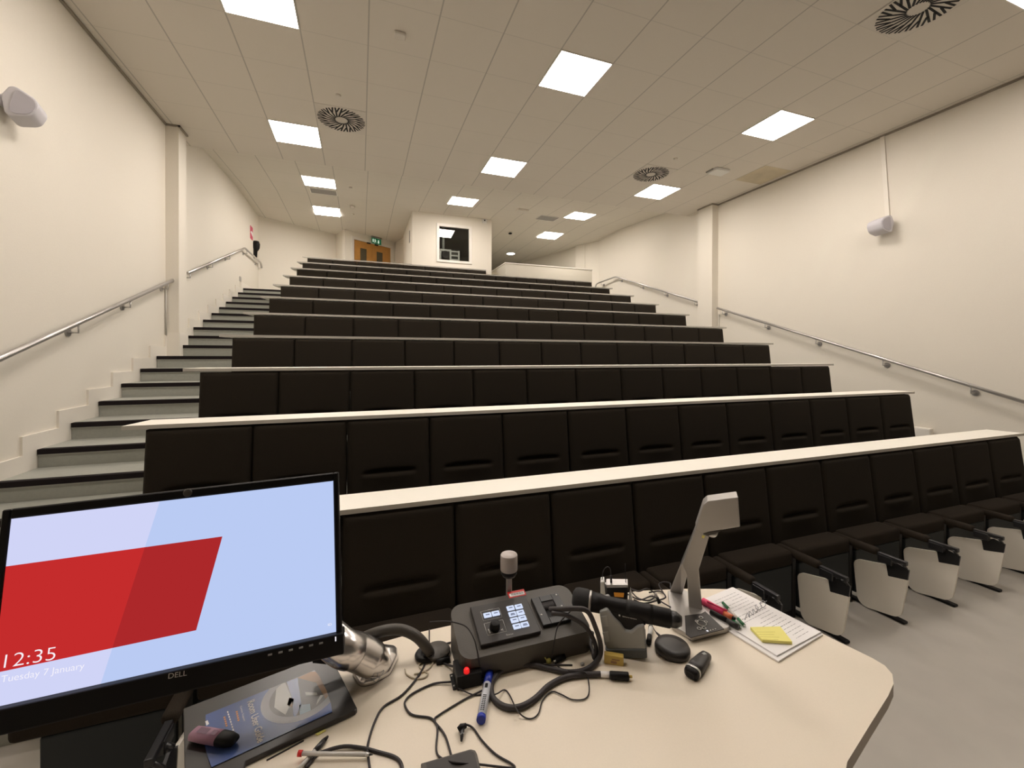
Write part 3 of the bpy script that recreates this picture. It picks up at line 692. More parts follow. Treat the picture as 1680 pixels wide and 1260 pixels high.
# monitor arm
arm = empty('monitor_arm', 'polished metal monitor arm standing on the desk right of the monitor', 'monitor arm', P2(618,1100))
bm = bmesh.new()
bo = rr([(p.x, p.y, .02) for p in (P2(576,1106), P2(591,1129), P2(612,1124), P2(640,1108), P2(653,1082), P2(652,1066), P2(618,1062))], .02, 6)
cc = sum(bo, Vector((0,0)))/len(bo)
lay_ = [(1.0,0),(1.0,.006),(.985,.010),(.94,.0135),(.86,.017),(.74,.021),(.6,.0255),(.45,.029)]; rings = []
for sc_0, zz in lay_: rings.append([bm.verts.new((cc.x+(p.x-cc.x)*sc_0, cc.y+(p.y-cc.y)*sc_0, DZ+zz)) for p in bo])
for ra, rb in zip(rings, rings[1:]):
    for i in range(len(bo)): bm.faces.new([ra[i-1], ra[i], rb[i], rb[i-1]]).smooth = True
bm.faces.new(rings[0][::-1]); bm.faces.new(rings[-1]); bmesh.ops.recalc_face_normals(bm, faces=bm.faces[:]); part('base_foot', bm, M_CHROME, arm)
bm = bmesh.new()
pth = spline([P2(630,1092,.010), P2(618,1086,.030), P2(602,1077,.050), P2(582,1068,.072), P2(558,1060,.098), (.99,-1.785,1.02), (.90,-1.765,1.10), (.82,-1.765,1.16)], 6)
n = len(pth); tube(bm, pth, [.020+.018*min(1, i/9) for i in range(n)], 20); part('arm_column', bm, M_CHROME, arm)
bm = bmesh.new(); tube(bm, [P2(585,1098,.02), P2(566,1090,.03), P2(545,1083,.04), P2(515,1080,.05)], .009, 10); part('lower_strut', bm, M_BLK, arm)
bm = bmesh.new(); f0, f1 = P2(613,1117,.0125), P2(626,1098,.0245); d = (f1-f0).normalized(); s = d.cross(Vector((0,0,1))).normalized()*.009
for a, b in ((f0-s, f1-s), (f0+s, f1+s), (f0-s, f0+s), (f1-s, f1+s), (f0*.6+f1*.4-s, f0*.6+f1*.4+s)): tube(bm, [a, b], .0008, 6)
part('embossed_mark', bm, M_GREY, arm)

# ------------------------------------------------------------------ control console
FL, FR = P2(757,1086,.052), P2(972,1034,.052); TR = P2(946,957,.098)
ex = (FR-FL); ex.z = 0; CL = ex.length; ex.normalize(); ey = Vector((-ex.y, ex.x, 0)); CDp = .165
con = empty('control_console', 'black sloping control console with lit white keys on the lectern', 'control console', (FL+FR)/2-Vector((0,0,.052))); 
sl_ = math.atan2(.046, CDp); eyt = (ey*math.cos(sl_)+Vector((0,0,math.sin(sl_)))).normalized(); nrm = ex.cross(eyt).normalized()
TL = onplane(746, 990, FL, nrm); TRp = onplane(946, 957, FL, nrm)
dep = ((TL-FL).dot(eyt)+(TRp-FL).dot(eyt))/2
def c3(u, v, w=0.0): return FL+ex*u+eyt*v+nrm*w
rnd = rr([(0,0,.03),(CL,0,.02),(CL,dep,.03),(0,dep,.03)], .02, 6)
bm = bmesh.new()
tp = [bm.verts.new(c3(p.x, p.y)) for p in rnd]; bt = [bm.verts.new(Vector((v.co.x, v.co.y, DZ))) for v in tp]; tp2 = [bm.verts.new(c3(p.x, p.y, -.003)) for p in rnd]
bm.faces.new(tp)
for i in range(len(rnd)):
    bm.faces.new([bt[i-1], bt[i], tp[i], tp[i-1]])
bm.verts.remove if False else None
for v in tp2: bm.verts.remove(v)
bm.faces.new(bt[::-1]); bmesh.ops.recalc_face_normals(bm, faces=bm.faces[:]); part('housing', bm, M_CONS, con)
def cpl(px, py, w=0.0):
    q = onplane(px, py, FL+nrm*w, nrm); return (q-FL).dot(ex), (q-FL).dot(eyt)
def cslab(bm, u0, u1, v0, v1, w0, w1, bev=.001, mi=0):
    t = bmesh.new(); box(t, u0, u1, v0, v1, w0, w1, bev, 1); M = Matrix(((ex.x,eyt.x,nrm.x,FL.x),(ex.y,eyt.y,nrm.y,FL.y),(ex.z,eyt.z,nrm.z,FL.z),(0,0,0,1))); merge(bm, t, M, mi)
a = cpl(772,995,.01); b = cpl(863.8,977.3,.01); c = cpl(887,1037,.01); d = cpl(787.8,1058,.01)
pu0, pu1, pv0, pv1 = (a[0]+d[0])/2, (b[0]+c[0])/2, (c[1]+d[1])/2, (a[1]+b[1])/2
bm = bmesh.new(); cslab(bm, pu0, pu1, pv0, pv1, 0, .010, .0015); cp = part('control_panel', bm, M_CONS2, con)
def Z7(x, y): return 740+x/7.636, 940+y/7.636
keys = [Z7(457,527), Z7(560,505)]+[Z7(*q) for q in ((745,440),(770,515),(795,590),(825,668),(848,420),(870,495),(895,565),(925,645))]
for j, kpx in enumerate(keys):
    u, v = cpl(kpx[0], kpx[1], .012); bm = bmesh.new(); cslab(bm, u-.0098, u+.0098, v-.0068, v+.0068, .010, .0135, .001)
    ko = part('key', bm, M_KEY, cp)
    bm = bmesh.new(); cslab(bm, u-.005, u+.005, v-.0012, v+.0012, .0135, .0137, 0)
    if j in (3, 9): cslab(bm, u-.006, u+.006, v-.0042, v-.0022, .0135, .0137, 0)
    # legends stay part of the panel as one lettering mesh each
    part('key_legend', bm, M_KEYT, cp)
u, v = cpl(*Z7(548,690), .01); bm = bmesh.new(); Mk = Matrix(((ex.x,eyt.x,nrm.x,c3(u,v).x),(ex.y,eyt.y,nrm.y,c3(u,v).y),(ex.z,eyt.z,nrm.z,c3(u,v).z),(0,0,0,1)))
lathe(bm, [(.0125,.010),(.0125,.016),(.0105,.026),(.009,.027),(0,.027)], Mk, 20); part('volume_knob', bm, M_BLK, cp)
bm = bmesh.new()
def outline(pxs):
    pt = [cpl(*Z7(*q), .010) for q in pxs]; u0, u1 = (pt[0][0]+pt[3][0])/2, (pt[1][0]+pt[2][0])/2; v0, v1 = (pt[2][1]+pt[3][1])/2, (pt[0][1]+pt[1][1])/2
    for p, q in (((u0,v0),(u1,v0)),((u1,v0),(u1,v1)),((u1,v1),(u0,v1)),((u0,v1),(u0,v0))): tube(bm, [c3(p[0],p[1],.0101), c3(q[0],q[1],.0101)], .0005, 4)
outline(((375,485),(605,440),(635,550),(402,603))); outline(((415,632),(650,590),(695,730),(455,785)))
for k in range(4):
    uu, vv = cpl(*Z7(470+k*6, 708+k*14), .010); cslab(bm, uu-.0016, uu+.0016, vv-.0011, vv+.0011, .0095, .0104, 0)
uu, vv = cpl(*Z7(640,710), .010); cslab(bm, uu-.003, uu, vv-.0015, vv+.0015, .0095, .0104, 0); cslab(bm, uu+.001, uu+.002, vv-.003, vv+.003, .0095, .0104, 0)
part('panel_markings', bm, M_LETT, cp)
def ctext(nm, s, a, b, h, m, w, par):
    ua, ub = cpl(*a, w), cpl(*b, w); return text_obj(nm, s, c3(ua[0],ua[1],w), c3(ub[0],ub[1],w), eyt, m, par, h)
ctext('maker_lettering', 'Extron', Z7(695,786), Z7(780,770), .004, M_LETT, .0102, cp)
ctext('key_heading', 'DISPLAY', Z7(458,470), Z7(528,455), .002, M_LETT, .0102, cp)
ctext('knob_heading', 'VOLUME', Z7(497,615), Z7(570,602), .002, M_LETT, .0102, cp)
# cable inset plate
a = cpl(873,981,.008); b = cpl(916.8,972.7,.008); c = cpl(936.4,1017,.008); d = cpl(889.3,1026.4,.008)
iu0, iu1, iv0, iv1 = (a[0]+d[0])/2, (b[0]+c[0])/2, (c[1]+d[1])/2, (a[1]+b[1])/2
bm = bmesh.new(); mu, mv = .022, .018
cslab(bm, iu0, iu0+mu, iv0, iv1, 0, .009); cslab(bm, iu1-mu, iu1, iv0, iv1, 0, .009); cslab(bm, iu0+mu, iu1-mu, iv0, iv0+mv, 0, .009); cslab(bm, iu0+mu, iu1-mu, iv1-mv, iv1, 0, .009)
ip = part('cable_inset_plate', bm, M_BLKM, con)
bm = bmesh.new(); cslab(bm, iu0+mu, iu1-mu, iv0+mv, iv1-mv, .0, .003)
part('brush_opening', bm, M_SLOT, ip)
bm = bmesh.new()
for k in range(14):
    x = iu0+mu+.002+k*(iu1-iu0-2*mu-.004)/13; tube(bm, [c3(x, iv1-mv, .006), c3(x, (iv0+iv1)/2+.004*(k % 2), .005)], .0015, 5)
part('brush_strip', bm, M_CABLE, ip)
for uu, vv in ((iu0+.007, iv0+.03), (iu1-.008, iv0+.006), (iu1-.007, iv1-.006), (iu1-.008, (iv0+iv1)/2)):
    bm = bmesh.new(); q = c3(uu, vv, .009); lathe(bm, [(.0028, 0), (.002, .0012), (0, .0012)], axis_m(q, nrm), 10); part('screw', bm, M_STEEL, ip)
# asset sticker
a = cpl(831.7,971.4); c = cpl(863,976); b = cpl(859.8,966.8); d = cpl(835.6,981.9)
su0, su1, sv0, sv1 = (a[0]+d[0])/2, (b[0]+c[0])/2, (c[1]+d[1])/2, (a[1]+b[1])/2
bm = bmesh.new(); cslab(bm, su0, su1, sv0, sv1, 0, .0006, 0, 1); cslab(bm, su0+.003, su1-.003, sv0+.003, sv1-.007, .0006, .0009, 0, 0)
for k in range(13):
    x = su0+.009+k*.0026; cslab(bm, x, x+.0007+.0006*(k % 3 == 0), sv0+.007, sv1-.009, .0009, .0012, 0, 2)
part('barcode_sticker', bm, [M_PAPER, M_RED, M_BLK], con)

# ------------------------------------------------------------------ indicator lamp on a post behind the console
pn = Vector((FWD.x, FWD.y, 0)).normalized()
pp = c3(CL*.42, dep)+ey*.03; pp.z = DZ
def lampz(py): return onplane(835, py, pp, pn)
lb = lampz(990); base = Vector((lampz(940).x, lampz(940).y, DZ))
lp = empty('indicator_lamp', 'frosted cylinder indicator lamp on a metal post behind the console', 'lamp', base)
zt, zb, zc_ = lampz(909).z, lampz(935).z, lampz(945).z; sc_ = (pp-CAM).dot(FWD)/F_PX
bm = bmesh.new(); box(bm, base.x-4*sc_, base.x+4*sc_, base.y-4*sc_, base.y+4*sc_, DZ, zc_+.001, .001, 1); part('post', bm, M_ALU, lp)
bm = bmesh.new(); lathe(bm, [(.0, zc_-DZ), (10*sc_, zc_-DZ), (13*sc_, zc_-DZ+.008), (13*sc_, zb-DZ+.001), (0, zb-DZ+.001)], Matrix.Translation(base), 24); part('collar', bm, M_BLK, lp)
bm = bmesh.new(); lathe(bm, [(0, zb-DZ), (13.6*sc_, zb-DZ), (14.2*sc_, zb-DZ+.003), (14*sc_, zt-DZ-.003), (13*sc_, zt-DZ), (11.5*sc_, zt-DZ-.0015), (0, zt-DZ-.003)], Matrix.Translation(base), 32); part('lens', bm, M_LAMPD, lp)

# ------------------------------------------------------------------ document camera
dcp = P2(1141,1006)
dn_ = Vector((CAM.x-dcp.x, CAM.y-dcp.y, 0)).normalized()              # towards the lecturer
def V(px, py, off=0.0): return onplane(px, py, dcp+dn_*off, dn_)
doc = empty('document_camera', 'silver document camera with a bent arm at the right of the lectern', 'document camera', dcp)
bo = [(1095.5,975.6),(1101.7,1033),(1136,1053),(1192,1039),(1197.5,1035),(1196,1029),(1160,1001),(1122,973)]
lo = [P2(*q) for q in bo]
bm = bmesh.new(); prism(bm, lo, (0,0,.014), bev=.003); part('base_plate', bm, M_ALU, doc)
pad = [P2(x, y, .0145) for x, y in ((1123.5,1011),(1151,1007.5),(1157,1004),(1188,1033),(1133,1047),(1125,1041))]
bm = bmesh.new(); prism(bm, pad, (0,0,.002)); cpd = part('control_pad', bm, M_CONS2, doc)
bm = bmesh.new()
for x, y, r in ((1151,1022,.012),(1155,1030,.005),(1147,1031,.005),(1150,1013,.005),(1143,1019,.004),(1158,1020,.004)):
    q = P2(x, y, .0172); tube(bm, [q+Vector((math.cos(a)*r, math.sin(a)*r, 0)) for a in [2*PI*k/16 for k in range(17)]], .0009, 5, False)
for x in (1166,1170,1174): q = P2(x, 1034-(x-1166)*.3, .0168); box(bm, q.x-.002, q.x+.001, q.y-.0006, q.y+.0006, q.z, q.z+.0006)
part('pad_buttons', bm, M_SILVER, cpd)
bm = bmesh.new(); q = P2(1160.5,1035,.017); lathe(bm, [(.003,0),(.002,.001),(0,.001)], Matrix.Translation(q), 10); part('power_light', bm, M_SW, cpd)
bk_ = -dn_
bm = bmesh.new(); prism(bm, [V(*q) for q in ((1130.6,1009.5),(1152.8,1007.5),(1146.4,935),(1163.7,880),(1142,868),(1119.5,926),(1127,946))], bk_*.012, bev=.002); part('front_arm', bm, M_ALU, doc)
bm = bmesh.new(); pr_ = [V(*q, -.012) for q in ((1117,927.5),(1141.5,866),(1150,868),(1127,945))]; prism(bm, pr_, bk_*.03, bev=.002); part('arm_web', bm, M_STEEL, doc)
r0_, r1_ = P2(1097,976), P2(1118,980); t0_, t1_ = V(1117,926,-.03), V(1127.5,945,-.03)
bm = bmesh.new(); prism(bm, [r0_, r1_, t1_, t0_], bk_*.012, bev=.002); part('rear_arm', bm, M_ALU, doc)
bm = bmesh.new(); prism(bm, [V(*q, .012) for q in ((1140.5,869),(1154,828),(1161,822),(1211,815.5),(1214.5,864.5),(1163,873),(1154,876))], bk_*.055, bev=.0025); hd = part('camera_head', bm, M_ALU, doc)
bm = bmesh.new(); prism(bm, [V(*q, .0) for q in ((1158,822.2),(1212,815.9),(1212.2,817.0),(1158,823.4))], bk_*.003); part('head_seam', bm, M_BLK, hd)
bm = bmesh.new(); q = V(1168,872.5,-.012); lathe(bm, [(0,-.012),(.010,-.012),(.013,-.008),(.016,0)], Matrix.Translation(q), 18); part('lens', bm, M_SILVER, hd)
bm = bmesh.new(); prism(bm, [V(*q, .0128) for q in ((1154,876.5),(1163,873.6),(1185,870),(1174,876),(1160,879))], bk_*.02); part('lens_cowl', bm, M_CONS, hd)
bm = bmesh.new(); prism(bm, [V(*q, .0006) for q in ((1152,878),(1157,879),(1155,883.5),(1151,882))], bk_*.0005); part('yellow_dot', bm, M_YEL, doc)

# ------------------------------------------------------------------ microphone, dock, body pack
dp = P2(1030,1080); dn2 = Vector((CAM.x-dp.x, CAM.y-dp.y, 0)).normalized()
def VM(px, py, off=0.0): return onplane(px, py, dp+dn2*off, dn2)
dock = empty('charging_dock', 'grey charging dock under the handheld microphone', 'charging dock', dp)
bm = bmesh.new(); prism(bm, [VM(*q) for q in ((983,1004),(996,1000),(1009,1016),(1018,1024),(1025,1035),(1035,1037),(1046,1028),(1057,1026),(1060,1066),(1000,1066),(992,1060))], dn2*-.075, bev=.004); part('dock_body', bm, M_GREY, dock)
bm = bmesh.new(); prism(bm, [VM(*q, .003) for q in ((992,1066),(1061,1066),(1062,1081),(1003,1080))], dn2*-.085, bev=.003); part('dock_foot', bm, mat('dark_grey_dock_foot', (.07,.075,.075,1), .5), dock)
bm = bmesh.new(); prism(bm, [VM(*q, .002) for q in ((985,1012),(996,1010),(999,1028),(989,1030))], dn2*-.005, bev=.0015); prism(bm, [VM(*q, .002) for q in ((988,1038),(998,1036),(1001,1053),(993,1054))], dn2*-.005, bev=.0015); part('side_ribs', bm, mat('dock_rib', (.40,.405,.39,1), .5), dock)
mic = empty('handheld_microphone', 'black handheld microphone lying across the grey charging dock', 'microphone', VM(1030,1000))
OF = -.03
m0, m1 = VM(939,980,OF), VM(1104,1016,OF); ax = (m1-m0); ML = ax.length; ax.normalize()
upm = Vector((0,0,1)); px1 = F_PX/((m0-CAM).dot(FWD)); R_ = lambda v: v/px1
MM = axis_m(m0, ax)
bm = bmesh.new(); lathe(bm, [(0,0),(R_(9),R_(.5)),(R_(15),R_(4)),(R_(17),R_(9)),(R_(17),R_(24)),(R_(15.5),R_(28))], MM, 28); part('grille', bm, mat('mic_mesh', (.012,.011,.011,1), .6, bump=.8, scale=900), mic)
bm = bmesh.new(); lathe(bm, [(R_(15.6),R_(27)),(R_(16),R_(28)),(R_(16),R_(30)),(R_(15.4),R_(31))], MM, 28); part('grille_ring', bm, M_STEEL, mic)
bm = bmesh.new(); lathe(bm, [(R_(15),R_(30)),(R_(14.5),R_(44)),(R_(12.8),R_(52)),(R_(13.6),R_(100)),(R_(13.6),R_(150)),(R_(12.5),R_(152))], MM, 28); part('handle', bm, M_BLK, mic)
bm = bmesh.new(); lathe(bm, [(R_(12),R_(151)),(R_(11.5),R_(160)),(R_(7),R_(168)),(0,R_(169))], MM, 24); part('end_cap', bm, M_BLKM, mic)
bm = bmesh.new(); prism(bm, [VM(*q, -.008) for q in ((1001,1002),(1050,1012),(1060,1026),(1052,1027),(1042,1030),(1035,1036),(1026,1034),(1019,1025),(1008,1021))], dn2*-.045, bev=.002); part('battery_housing', bm, M_BLK, mic)
bm = bmesh.new(); t = bmesh.new(); lathe(t, [(R_(13.9),R_(85)),(R_(14.2),R_(92)),(R_(14.2),R_(118)),(R_(13.9),R_(125))], MM, 28); merge(bm, t); part('grip_band', bm, M_BLK, mic)
qa, qb = VM(1015,1010.5,-.007), VM(1045,1016.5,-.007)
box_ = bmesh.new(); t0 = VM(1015,1010.5,-.0075); d_ = (qb-qa).normalized(); w_ = .0038
prism(box_, [t0, t0+d_*w_, t0+d_*w_+upm*w_, t0+upm*w_], dn2*.0008); part('logo_mark', box_, M_LETT, mic)
text_obj('maker_lettering', 'SENNHEISER', VM(1021,1011.8,-.0065), VM(1045,1017,-.0065), upm, M_LETT, mic, .0024)
bp_ = P2(1012,1012); dn3 = Vector((CAM.x-bp_.x, CAM.y-bp_.y, 0)).normalized()
def VB(px, py, off=0.0): return onplane(px, py, bp_+dn3*off, dn3)
pk = empty('microphone_body_pack', 'black wireless body pack with orange display standing behind the microphone', 'body pack', bp_)
bm = bmesh.new(); prism(bm, [VB(*q) for q in ((996,964),(1030,963.5),(1030,1012),(996,1012))], dn3*-.028, bev=.002); part('case', bm, M_BLK, pk)
bm = bmesh.new(); prism(bm, [VB(*q, .0005) for q in ((1007,972),(1024,973),(1023,980),(1008,979))], dn3*-.0005); part('display', bm, emis('amber_display', (.30,.11,.015,1), .8), pk)
bm = bmesh.new(); prism(bm, [VB(*q, .001) for q in ((994,959.5),(1030,960),(1030,964),(996,964.5))], dn3*-.034, bev=.001); part('top_plate', bm, M_STEEL, pk)
bm = bmesh.new(); tube(bm, spline([VB(1003,961,-.012), VB(1002.5,945,-.012), VB(1001,933,-.012), VB(996,930,-.012), VB(990,936,-.012), VB(988,950,-.012), VB(986,975,-.012)], 5), .0012, 6); tube(bm, [VB(1003,962,-.012), VB(1002.3,944,-.012)], .0030, 8); part('lead_plug', bm, M_CABLE, pk)
bm = bmesh.new(); tube(bm, [VB(1027,961,-.014), VB(1025.5,925,-.014)], .0011, 6); part('antenna', bm, M_BLK, pk)
dk2 = empty('body_pack_charger', 'white charging cradle holding the black body pack', 'charger', bp_)
bm = bmesh.new(); prism(bm, [VB(*q) for q in ((985,955),(991,954.5),(993.5,975),(993.5,1012),(985,1012))], dn3*-.03, bev=.002); prism(bm, [VB(*q) for q in ((1032,985),(1035,972),(1038,988),(1038,1012),(1032,1012))], dn3*-.03, bev=.001); prism(bm, [VB(*q,-.031) for q in ((986,958),(1001,957),(1015,963),(1025,953),(1026,965),(1026,1012),(986,1012))], dn3*-.008, bev=.002); part('cradle', bm, M_WHITE, dk2)

# ------------------------------------------------------------------ papers and pens at the right
pt, prr, pf = P2(1203,967), P2(1350,1043), P2(1254,1072); eL = (prr-pt); LL = eL.length; eL.normalize(); eW = (pf-prr); LW_ = eW.length; eW.normalize()
eW = (eW-eL*eW.dot(eL)).normalized()
pap = empty('paper_stack', 'stack of printed white sheets at the right edge of the lectern', 'papers', (pt+pf)/2)
def pq(a, b, h): return pt+eL*a+eW*b+Vector((0,0,h))
bm = bmesh.new(); prism(bm, [pq(-.005,0,.0005), pq(LL,0,.0005), pq(LL,LW_,.0005), pq(-.005,LW_,.0005)], (0,0,.004)); part('lower_sheets', bm, M_PAPER, pap)
bm = bmesh.new(); prism(bm, [pq(0,.002,.005), pq(LL-.004,.001,.005), pq(LL-.010,LW_-.012,.005), pq(0,LW_-.016,.005)], (0,0,.003)); ts = part('top_sheet', bm, M_PAPER, pap)
bm = bmesh.new(); random.seed(3)
for k in range(24):
    a = .022+k*.0115
    if a > LL-.02: break
    b0, b1 = .02+random.random()*.01, .07+random.random()*(LW_-.11)
    if k in (20,): b0, b1 = .03, .07
    x = b0
    while x < b1:
        wl = .006+random.random()*.014; h2 = .0012 if k not in (8, 14, 19) else .002
        face(bm, [pq(a, x, .0082), pq(a+h2, x, .0082), pq(a+h2, min(x+wl, b1), .0082), pq(a, min(x+wl, b1), .0082)]); x += wl+.003
part('printed_lines', bm, M_INK, ts)
bm = bmesh.new()
sx = [(1222,1017),(1226,1006),(1230,1013),(1229,1003),(1236,1009),(1235,999),(1240,1004),(1244,997),(1239,993),(1243,1001),(1250,996),(1246,989),(1251,997),(1256,992),(1252,985),(1247,990),(1258,986)]
tube(bm, spline([P2(x, y, .0086) for x, y in sx], 4), .0009, 4); part('handwriting', bm, M_INK2, ts)
sn = empty('sticky_note', 'yellow sticky note pad lying on the printed sheets', 'sticky notes', P2(1265,1045,.0085))
bm = bmesh.new(); prism(bm, [P2(1231,1033,.009), P2(1280,1032,.009), P2(1299.5,1057,.009), P2(1251,1054,.009)], (0,0,.007)); part('note_pad', bm, M_YEL, sn)
bm = bmesh.new()
for k in range(4):
    f = .2+k*.18; a, b = P2(1231,1033,.0162).lerp(P2(1251,1054,.0162), f), P2(1280,1032,.0162).lerp(P2(1299.5,1057,.0162), f); d_ = (b-a); s_ = Vector((-d_.y, d_.x, 0)).normalized()*.0005
    face(bm, [a+d_*.1-s_, a+d_*(.75-.1*(k % 2))-s_, a+d_*(.75-.1*(k % 2))+s_, a+d_*.1+s_])
part('pencilled_lines', bm, mat('pencil_on_yellow', (.60,.52,.12,1), .8), sn)
def stick(name, lab, cat, parts, a, b, group=None):
    """pen like thing from a to b; parts = (name, t0, t1, r0, r1, material)"""
    r = empty(name, lab, cat, a, 0, group); d = b-a
    for nm_, t0, t1, r0, r1, m_ in parts:
        bm = bmesh.new(); tube(bm, [a+d*t0, a+d*(t0+.001), a+d*(t1-.001), a+d*t1], [r0*.85, r0, r1, r1*.85], 12); part(nm_, bm, m_, r)
    return r
hl = stick('highlighter', 'bright pink highlighter lying on the papers beside the document camera', 'highlighter', [('cap', 0, .68, .0095, .0095, M_PINK), ('barrel', .68, .93, .0078, .007, M_ORG), ('end', .93, 1, .005, .004, M_BLK)], P2(1153,986,.020), P2(1206,1016,.018))
bm = bmesh.new(); a, b = P2(1160,986,.030), P2(1193,1002,.029); tube(bm, [a, b], .0022, 6); part('clip', bm, M_PINK, hl)
stick('ballpoint_pen', 'green and clear ballpoint pen beside the pink highlighter', 'pen', [('cap', .0, .28, .0042, .0042, M_GRN), ('barrel', .28, .68, .0036, .0036, M_CLEAR), ('grip', .68, .93, .0044, .0040, M_GRN), ('tip', .93, 1, .0028, .001, M_CLEAR)], P2(1186,989,.014), P2(1224,1029,.0135))
stick('ballpoint_pen', 'dark green pen tip nearest the lecturer next to the black marker', 'pen', [('barrel', 0, .55, .0036, .0036, M_CLEAR), ('grip', .55, .93, .0044, .0040, M_GRN), ('tip', .93, 1, .0028, .001, M_CLEAR)], P2(1186,1003,.0135), P2(1217,1031,.0125))
stick('marker_pen', 'black marker pen under the pink highlighter', 'marker', [('barrel', 0, .6, .0065, .0065, M_BLK), ('cap', .6, 1, .0070, .0068, M_CONS2)], P2(1166,1003,.020), P2(1212,1029,.0155))

# ------------------------------------------------------------------ round microphone pad, clicker, small things
pd = empty('boundary_microphone', 'round flat black puck on the lectern in front of the document camera', 'microphone', P2(1103,1069))
ce = P2(1103,1069); rad = .042
bm = bmesh.new(); lathe(bm, [(0,.001),(rad*.96,.001),(rad,.006),(rad,.012),(rad*.93,.018),(rad*.5,.0195),(0,.02)], Matrix.Translation(ce), 40); part('puck', bm, M_CONS2, pd)
bm = bmesh.new(); tube(bm, spline([P2(1058,1003,.004), P2(1066,1018,.006), P2(1074,1034,.007), P2(1084,1044,.009)], 4), .0013, 6); tube(bm, [P2(1077,1038,.008), P2(1086,1047,.010)], [.0022,.0042], 8); part('lead', bm, M_CABLE, pd)
ck = empty('presentation_clicker', 'small black presentation clicker with a silver band on the lectern', 'clicker', P2(1147,1092))
a, b = P2(1134,1105,.011), P2(1159,1075,.011)
d_ = (b-a); Lc = d_.length; Mc = axis_m(a, d_, Vector((0,0,1)))
def blob(sections, M, n=20):
    bm = bmesh.new(); rings = []
    for z, rx, ry in sections:
        rings.append([bm.verts.new(M @ Vector((rx*math.copysign(abs(math.cos(q))**.7, math.cos(q)), ry*math.copysign(abs(math.sin(q))**.7, math.sin(q)), z))) for q in [2*PI*k/n for k in range(n)]])
    for p, q in zip(rings, rings[1:]):
        for k in range(n): bm.faces.new([p[k], p[(k+1) % n], q[(k+1) % n], q[k]]).smooth = True
    bm.faces.new(rings[0][::-1]); bm.faces.new(rings[-1]); bmesh.ops.recalc_face_normals(bm, faces=bm.faces[:]); return bm
part('body', blob([(.012,.0165,.0125),(Lc*.35,.0175,.0125),(Lc*.8,.014,.011),(Lc,.012,.0085),(Lc+.004,.009,.006)], Mc), M_CONS2, ck)
part('silver_band', blob([(.006,.0172,.0130),(.012,.0174,.0131)], Mc), M_SILVER, ck)
part('front_end', blob([(-.006,.010,.007),(-.002,.0155,.0115),(.006,.0168,.0125)], Mc), M_BLK, ck)
part('front_window', blob([(-.0075,.0085,.005),(-.0058,.0095,.0062)], Mc), M_SLOT, ck)
bm = bmesh.new(); q = Mc @ Vector((0,.0098,Lc*.84)); box(bm, q.x-.005, q.x+.005, q.y-.004, q.y+.004, q.z-.001, q.z+.0015, .001, 1); part('button', bm, M_GREY, ck)
er = empty('eraser_block', 'small yellow printed block standing in front of the dock', 'eraser', P2(1007,1091))
a, b = P2(991,1088.6), P2(1023,1094); d_ = b-a; s_ = Vector((-d_.y, d_.x, 0)).normalized()*.014
bm = bmesh.new(); prism(bm, [a, b, b+s_, a+s_], (0,0,.022), bev=.0015); part('block', bm, M_GOLD, er)
bm = bmesh.new(); n_ = -s_.normalized()*.0005
for f0, f1, z0, z1 in ((.35,.65,.004,.010),(.4,.8,.012,.015)):
    p, q = a+d_*f0+n_, a+d_*f1+n_; face(bm, [p+Vector((0,0,z0)), q+Vector((0,0,z0)), q+Vector((0,0,z1)), p+Vector((0,0,z1))])
part('print', bm, M_WOODP, er)
stick('marker_pen', 'white marker with a round black end lying right of the grey dock', 'marker', [('barrel', 0, .55, .0055, .0060, M_WHITE), ('cap', .55, 1, .0068, .0065, M_BLK)], P2(1068,1030,.0065), P2(1064,1055,.0065))
stick('ballpoint_pen', 'thin white pen with dark tip just behind the white marker', 'pen', [('barrel', 0, .6, .0042, .0042, M_WHITE), ('tip', .6, 1, .0044, .0035, M_BLK)], P2(1069,1008,.0045), P2(1065,1042,.0045))
# thick cable from the console loop to the plug
def Z3(x, y): return 540+x/3.15, 860+y/3.15
cb_ = empty('audio_video_cable', 'thick dark cable looping from the console to a black plug', 'cable', P2(*Z3(1500,790)))
A = [(1140,440,.112),(1200,438,.122),(1270,436,.125),(1335,450,.118),(1375,530,.085),(1402,620,.04),(1395,690,.012),(1340,745,.0065),(1250,766,.0065),(1150,748,.0065),(1050,727,.0065),(950,730,.0065),(875,768,.0065),(838,835,.0065),(850,900,.0065),(905,942,.0065),(980,946,.0065),(1060,905,.0065),(1135,835,.0065),(1220,792,.0065),(1310,778,.0065),(1405,775,.0065)]
bm = bmesh.new(); tube(bm, spline([P2(*Z3(x, y), h) for x, y, h in A], 6), .0060, 10); part('lead', bm, M_CABLE2, cb_)
bm = bmesh.new(); tube(bm, [P2(*Z3(1403,775), .0065), P2(*Z3(1452,778), .0065)], .0064, 10); part('white_label', bm, M_PAPER, cb_)
bm = bmesh.new(); a, b = P2(*Z3(1450,780), .0085), P2(*Z3(1548,787), .0085); tube(bm, [a, a.lerp(b,.05), a.lerp(b,.95), b], [.007,.0085,.0088,.0080], 12); part('plug_body', bm, M_BLK, cb_)
bm = bmesh.new(); tube(bm, [b, P2(*Z3(1566,788), .0085)], .0028, 8); part('plug_tip', bm, M_GOLD, cb_)
B = [(1150,460,.112),(1225,470,.112),(1300,510,.095),(1345,555,.065),(1378,630,.03),(1372,690,.0065),(1362,660,.0065),(1350,620,.0065),(1360,560,.012)]
bm = bmesh.new(); tube(bm, spline([P2(*Z3(x, y), h) for x, y, h in B], 6), .0052, 10); tag(mesh_obj('second_cable', bm, M_CABLE2), 'second thick cable leaving the console inset and dropping beside the dock', 'cable')
